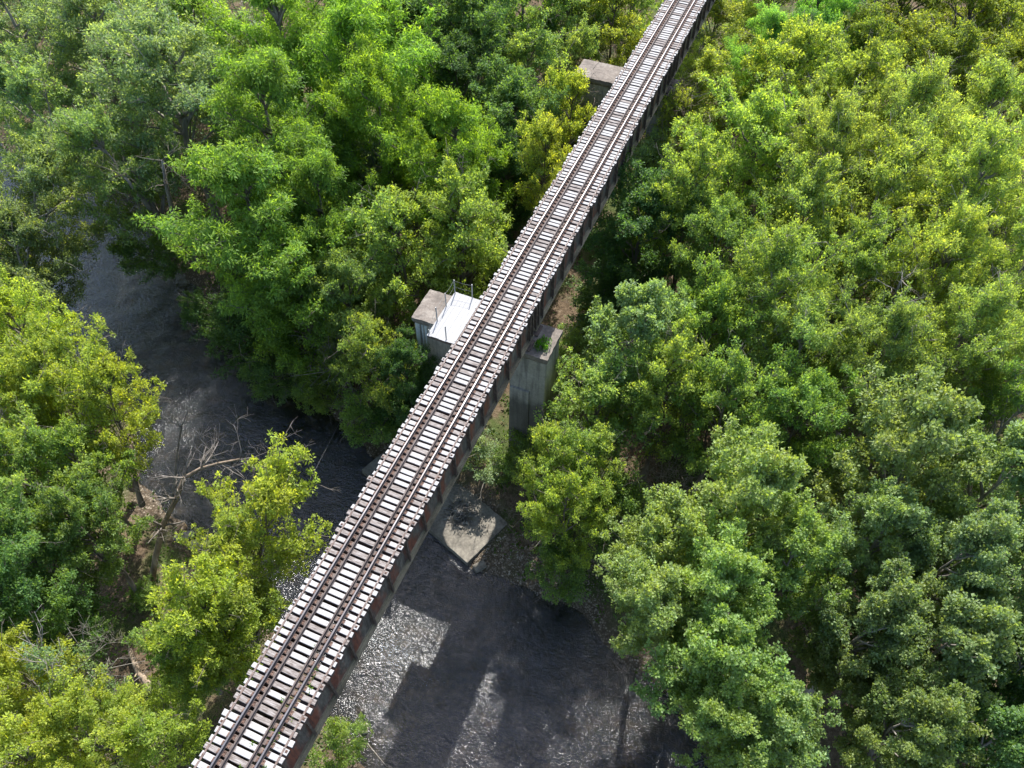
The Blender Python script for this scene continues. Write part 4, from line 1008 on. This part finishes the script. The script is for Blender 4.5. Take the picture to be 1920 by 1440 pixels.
rt = random.Random(77)
for (proto, tint, bx, by, dx, dy, hc, rm, label) in TREES:
    P = PROTO[proto]; shrub = proto.startswith('bush')
    gz = float(ground_z([(bx, by)])[0])
    root = empty('shrub' if shrub else 'tree', (bx, by, gz))
    tag(root, label, 'shrub' if shrub else 'tree', 'shrubs of the creek banks' if shrub else 'trees of the creek valley')
    lean = math.hypot(dx, dy); h2 = math.hypot(lean, hc)
    axis_ = Vector((-dy, dx, 0)).normalized() if lean > 0.05 else Vector((1, 0, 0))
    q = Matrix.Rotation(math.atan2(lean, hc), 4, axis_) @ Matrix.Rotation(rt.uniform(0, 6.28), 4, 'Z')
    root.rotation_euler = q.to_euler()
    rm *= 1.12; s = rm / P['R']; root.scale = (s, s, h2 / P['hc'] if h2 / P['hc'] < s * 1.6 else s * 1.6)
    if h2 / P['hc'] > s * 1.6: root.location.z += h2 - P['hc'] * s * 1.6
    tr_ = link('trunk', P['trunk'], None, root)
    cr = link('crown', P['crown'], None, root)
    v = rt.uniform(0.9, 1.12); c = TINT[tint]
    cr.color = (c[0] * v * rt.uniform(.94, 1.06), c[1] * v, c[2] * v * rt.uniform(.85, 1.15), 1)

# ------------------------------------------------------------------ bare and fallen wood
def grow(mb, rs, p, d, L, r, depth, gnarl=0.35, up=0.15):
    n = 4; pts = [p]; rad = [r]
    for i in range(n):
        d = unit(d + rs.normal(0, gnarl * 0.45, 3) + np.array([0, 0, up * 0.2]))
        p = p + d * L / n; pts.append(p); rad.append(max(0.004, r * (1 - 0.62 * (i + 1) / n)))
    mb.tube(pts, rad, 6 if r > 0.05 else (4 if r > .02 else 3))
    if depth > 0:
        kk = rs.randint(3, 6)
        for _ in range(kk):
            i = rs.randint(1, n + 1)
            dd = unit(d * 0.7 + rs.normal(0, 0.75, 3) + np.array([0, 0, up]))
            grow(mb, rs, pts[i], dd, L * rs.uniform(0.45, 0.72), max(0.006, rad[i] * rs.uniform(0.5, 0.7)), depth - 1, gnarl, up)

def bare_tree(name, path, r0, seed, label, cat, trunk_mat, twig_mat, depth=3, every=1, L=1.6, start=1, gnarl=.35):
    rs = np.random.RandomState(seed); base = np.array(path[0]); root = empty(name, tuple(base)); tag(root, label, cat)
    P = [np.array(q) - base for q in path]; n = len(P)
    mb = MB(); mb.tube(P, [r0 * (1 - 0.75 * i / (n - 1)) for i in range(n)], 8)
    link('trunk', mb.mesh(name + '_trunk', [trunk_mat], smooth=True), None, root)
    mb = MB()
    for i in range(start, n, every):
        d = unit(P[i] - P[i - 1])
        for _ in range(3 if i < n - 1 else 4):
            dd = unit(d * 0.5 + rs.normal(0, .75, 3)); grow(mb, rs, P[i], dd, L * rs.uniform(.7, 1.2), r0 * (1 - 0.75 * i / (n - 1)) * .5, depth, gnarl)
    link('branches', mb.mesh(name + '_branches', [twig_mat], smooth=True), None, root)
    return root
BT = bare_tree
BT('dead_tree', PATHS['dead'], 0.21, 3, 'leafless dead tree with pale brown trunk leaning over the creek', 'dead tree', M['dead_bark'], M['dead'], 2, 1, 1.8, 2)
BT('dead_tree', PATHS['dead2'], 0.10, 5, 'small grey leafless tree standing over the water behind the larger dead tree', 'dead tree', M['dead'], M['dead'], 2, 1, 1.5, 3)
BT('dead_tree', PATHS['topright'], 0.30, 6, 'grey bare trunk with forked limbs among the upper right trees', 'dead tree', M['bark_pale'], M['bark_pale'], 2, 1, 2.6, 2)
BT('dead_branch', PATHS['branchLL'], 0.07, 9, 'dry grey branches sticking out above the lower left trees', 'dead branch', M['dead'], M['dead'], 2, 1, 1.3, 2)
BT('dead_branch', PATHS['branchbank'], 0.06, 10, 'dry grey branches poking from the bank trees left of the pier', 'dead branch', M['dead'], M['dead'], 2, 1, 1.5, 1)
BT('dead_branch', PATHS['branchpier'], 0.05, 12, 'dry twigs in front of the platform end of the pier', 'dead branch', M['dead'], M['dead'], 2, 1, 1.3, 1)
BT('bare_limb', PATHS['limb'], 0.22, 13, 'gnarled pale limb showing in a gap at the right edge', 'limb', M['bark_pale'], M['bark_pale'], 1, 1, 1.3, 1)
BT('forked_trunk', PATHS['forkR'], 0.18, 14, 'pale forked trunk rising through the right hand trees', 'trunk', M['bark_pale'], M['bark_pale'], 1, 1, 2.2, 2, .2)
BT('forked_trunk', PATHS['forkM'], 0.20, 15, 'grey forked trunk rising through the yellow green trees right of the track', 'trunk', M['bark_pale'], M['bark_pale'], 1, 1, 2.2, 2, .2)
BT('leaning_trunk', PATHS['leanA'], 0.36, 16, 'thick grey trunk leaning left over the creek bend', 'trunk', M['bark_pale'], M['bark'], 2, 1, 1.8, 3, .2)
BT('leaning_trunk', PATHS['leanB'], 0.30, 17, 'upright grey trunk sharing a root with the leaning trunk', 'trunk', M['bark_pale'], M['bark'], 2, 1, 1.8, 3, .2)
lg = [(a, b, float(ground_z([(a, b)])[0]) + .55 + .25 * (i % 2)) for i, (a, b, c) in enumerate(PATHS['log'])]
mb = MB(); mb.tube(lg, [.13, .17, .19, .21], 8)
for k in (1, 2): mb.tube([lg[k], (lg[k][0] + .3, lg[k][1] + (.6 if k == 2 else -.6), lg[k][2] + .5)], [.06, .03], 5)
o = link('fallen_log', mb.mesh('fallen_log', [M['dead_bark']], smooth=True)); tag(o, 'crooked brown fallen log among the lower left trees', 'log')

# tangles of dry brush and vines
def tangle(name, c, ext, n, seed, label, rmin=.008, rmax=.022, L=1.3, mat='vine'):
    rs = np.random.RandomState(seed); mb = MB(); c = np.array(c)
    for _ in range(n):
        p = c + rs.normal(0, .45, 3) * np.array(ext); d = unit(rs.normal(size=3) + np.array([0, 0, .35])); pts = [p]; LL = L * rs.uniform(.5, 1.3)
        for _i in range(4):
            d = unit(d + rs.normal(0, .35, 3)); p = p + d * LL / 4; pts.append(p)
        r = rs.uniform(rmin, rmax); mb.tube(pts, [r, r, r * .8, r * .6, r * .4], 3)
    o = link(name, mb.mesh(name, [M[mat]])); tag(o, label, 'brush', kind='stuff'); return o
tangle('brush', (10.4, 28.6, 4.4), (2.6, 2.0, 2.0), 420, 31, 'dry brown brush pile in a gap among the trees right of the pier', mat='dead')
tangle('vines', (2.3, 56.0, 11.0), (1.0, 1.6, 4.5), 420, 32, 'dry brown vines climbing the right side of the far pier', L=1.6)
tangle('vines', (-5.0, 55.2, 10.0), (1.8, .7, 4.0), 200, 33, 'dry brown vines climbing the left side of the far pier', L=1.6)
tangle('brush', (2.6, 24.0, 1.4), (1.5, 1.5, .9), 90, 34, 'dry twigs beside the footing slab', L=1.1)
tangle('brush', (1.5, 27.5, 2.6), (2.2, 1.6, 1.8), 120, 35, 'dry twigs in front of the tall pier', L=1.3)

# small weeds: on the pier cap and between the ties
def weed(name, c, rad, n, seed, label, tint, kind=None, cat='weed', parent=None):
    rs = np.random.RandomState(seed)
    tips = np.array(c) + np.column_stack([rs.normal(0, rad * .5, n), rs.normal(0, rad * .5, n), rs.uniform(.05, rad * .8, n)])
    ax = unit(np.column_stack([rs.normal(0, .4, n), rs.normal(0, .4, n), np.ones(n)]))
    o = link(name, leaf_mesh(name, *tuft_leaves(rs, tips, ax, 16, .14, .13, .4, .1), M['leaf'])); o.color = (*tint, 1)
    tag(o, label, cat, kind=kind); return o
weed('weed', (1.93, 28.45, WZ - 3.5), .45, 34, 41, 'bright green weed growing on the right end of the tall pier cap', (.07, .19, .012))
rs = np.random.RandomState(6); tips = []
for _ in range(46):
    yy = -2 + 9.5 * rs.rand() ** 1.5; x = rs.choice([0.62, 0.98, 0.3, 0.9]) + rs.normal(0, .08)
    tips.append((x, yy, WZ + rs.uniform(-.06, .03)))
tips = np.array(tips); ax = unit(np.column_stack([rs.normal(0, .4, len(tips)), rs.normal(0, .4, len(tips)), np.ones(len(tips))]))
o = link('tie_weeds', leaf_mesh('tie_weeds', *tuft_leaves(rs, tips, ax, 12, .10, .085, .5, .1), M['leaf'])); o.color = (.08, .15, .015, 1)
tag(o, 'small green weeds sprouting between the ties at the near end', 'weeds', kind='stuff')

# undergrowth over the whole valley floor, one uncountable mass
rs = np.random.RandomState(99)
P = np.column_stack([rs.uniform(-88, 48, 32000), rs.uniform(-8, 118, 32000)])
s = creek_sd(P); w = wnoise(P, 0.2, 1.3)
bare = np.exp(-(((P[:, 0] - 0.9) / 2.6) ** 2 + ((P[:, 1] - 42.4) / 2.2) ** 2)) + np.exp(-(((P[:, 0] - 3.4) / 2.5) ** 2 + ((P[:, 1] - 39) / 4) ** 2))
onslab = (abs((P[:, 0] - c0.x) * ux.x + (P[:, 1] - c0.y) * ux.y - LX / 2) < LX / 2 + .3) & (abs((P[:, 0] - c0.x) * uy.x + (P[:, 1] - c0.y) * uy.y - LY / 2) < LY / 2 + .5)
keep = (s > 0.15) & ~onslab & (w > -0.55) & (rs.rand(len(P)) > bare * 1.3) & ~((abs(P[:, 0] - 1) < 2.4) & (s < 1.5))
P = P[keep]; w = w[keep]; s = s[keep]
hgt = (0.15 + 1.5 * np.clip(w + 0.4, 0, 1)) * rs.rand(len(P)) * np.clip(s / 1.2, .3, 1) * np.where(abs(P[:, 0]) < 3, .6, 1)
tips = np.column_stack([P, ground_z(P) + hgt + .1])
ax = unit(np.column_stack([rs.normal(0, .35, len(P)), rs.normal(0, .35, len(P)), np.ones(len(P))]))
o = link('undergrowth', leaf_mesh('undergrowth', *tuft_leaves(rs, tips, ax, 7, .42, .24, .5, .15), M['leaf'])); o.color = (.05, .10, .014, 1)
tag(o, 'dense green undergrowth on the valley floor beneath the trees', 'undergrowth', kind='stuff')

# the woodland goes on around the valley: one mass of crowns and stems beyond the trees above
rs = np.random.RandomState(123)
Q = np.column_stack([rs.uniform(-150, 90, 900), rs.uniform(-30, 175, 900)])
TB = np.array([(t[2] + t[4], t[3] + t[5]) for t in TREES]); TR = np.array([t[7] for t in TREES])
keep = (creek_sd(Q) > 3.0) & (abs(Q[:, 0]) > 8) & (np.linalg.norm(Q[:, None] - TB[None], axis=2) > TR[None] * 0.95 + 3.0).all(1)
rel = np.column_stack([Q, np.full(len(Q), 9.0)]) - np.array(cam.location); zc = rel @ np.array(F)      # stay behind the mapped trees
u = np.abs(rel @ np.array(Rt)) / zc / (960 / 1505.4); v = (rel @ np.array(Up)) / zc / (720 / 1505.4)
keep &= ~((zc > 0) & (u < 0.97) & (np.abs(v) < 0.97))
Q = Q[keep]; chosen = []
for q in Q:
    if all((q[0] - c[0]) ** 2 + (q[1] - c[1]) ** 2 > 30 for c in chosen): chosen.append(q)
Q = np.array(chosen); tips = []; wmb = MB()
for (x, y_) in Q:
    g = float(ground_z([(x, y_)])[0]); h = rs.uniform(9, 13); R_ = rs.uniform(3.4, 5.0)
    wmb.tube([(x, y_, g - .4), (x + rs.normal(0, .3), y_ + rs.normal(0, .3), g + h)], [.28, .08], 5)
    for _ in range(13):
        d = unit(rs.normal(size=3) + np.array([0, 0, .5])); c = np.array([x, y_, g + h]) + d * np.array([R_, R_, R_ * .8]) * rs.uniform(.35, .8)
        tips.append(c + rs.normal(0, R_ * .22, (14, 3)) * np.array([1, 1, .6]))
tips = np.concatenate(tips); ax = unit(np.column_stack([rs.normal(0, .4, len(tips)), rs.normal(0, .4, len(tips)), np.ones(len(tips))]))
o = link('woodland', leaf_mesh('woodland', *tuft_leaves(rs, tips, ax, 12, .5, .30, .55, .2), M['leaf'])); o.color = (.17, .27, .065, 1)
tag(o, 'green woodland continuing around the edges of the valley', 'woodland', kind='stuff')
st = link('woodland_stems', wmb.mesh('woodland_stems', [M['bark']], smooth=True), None, o); tag(st, kind='stuff')
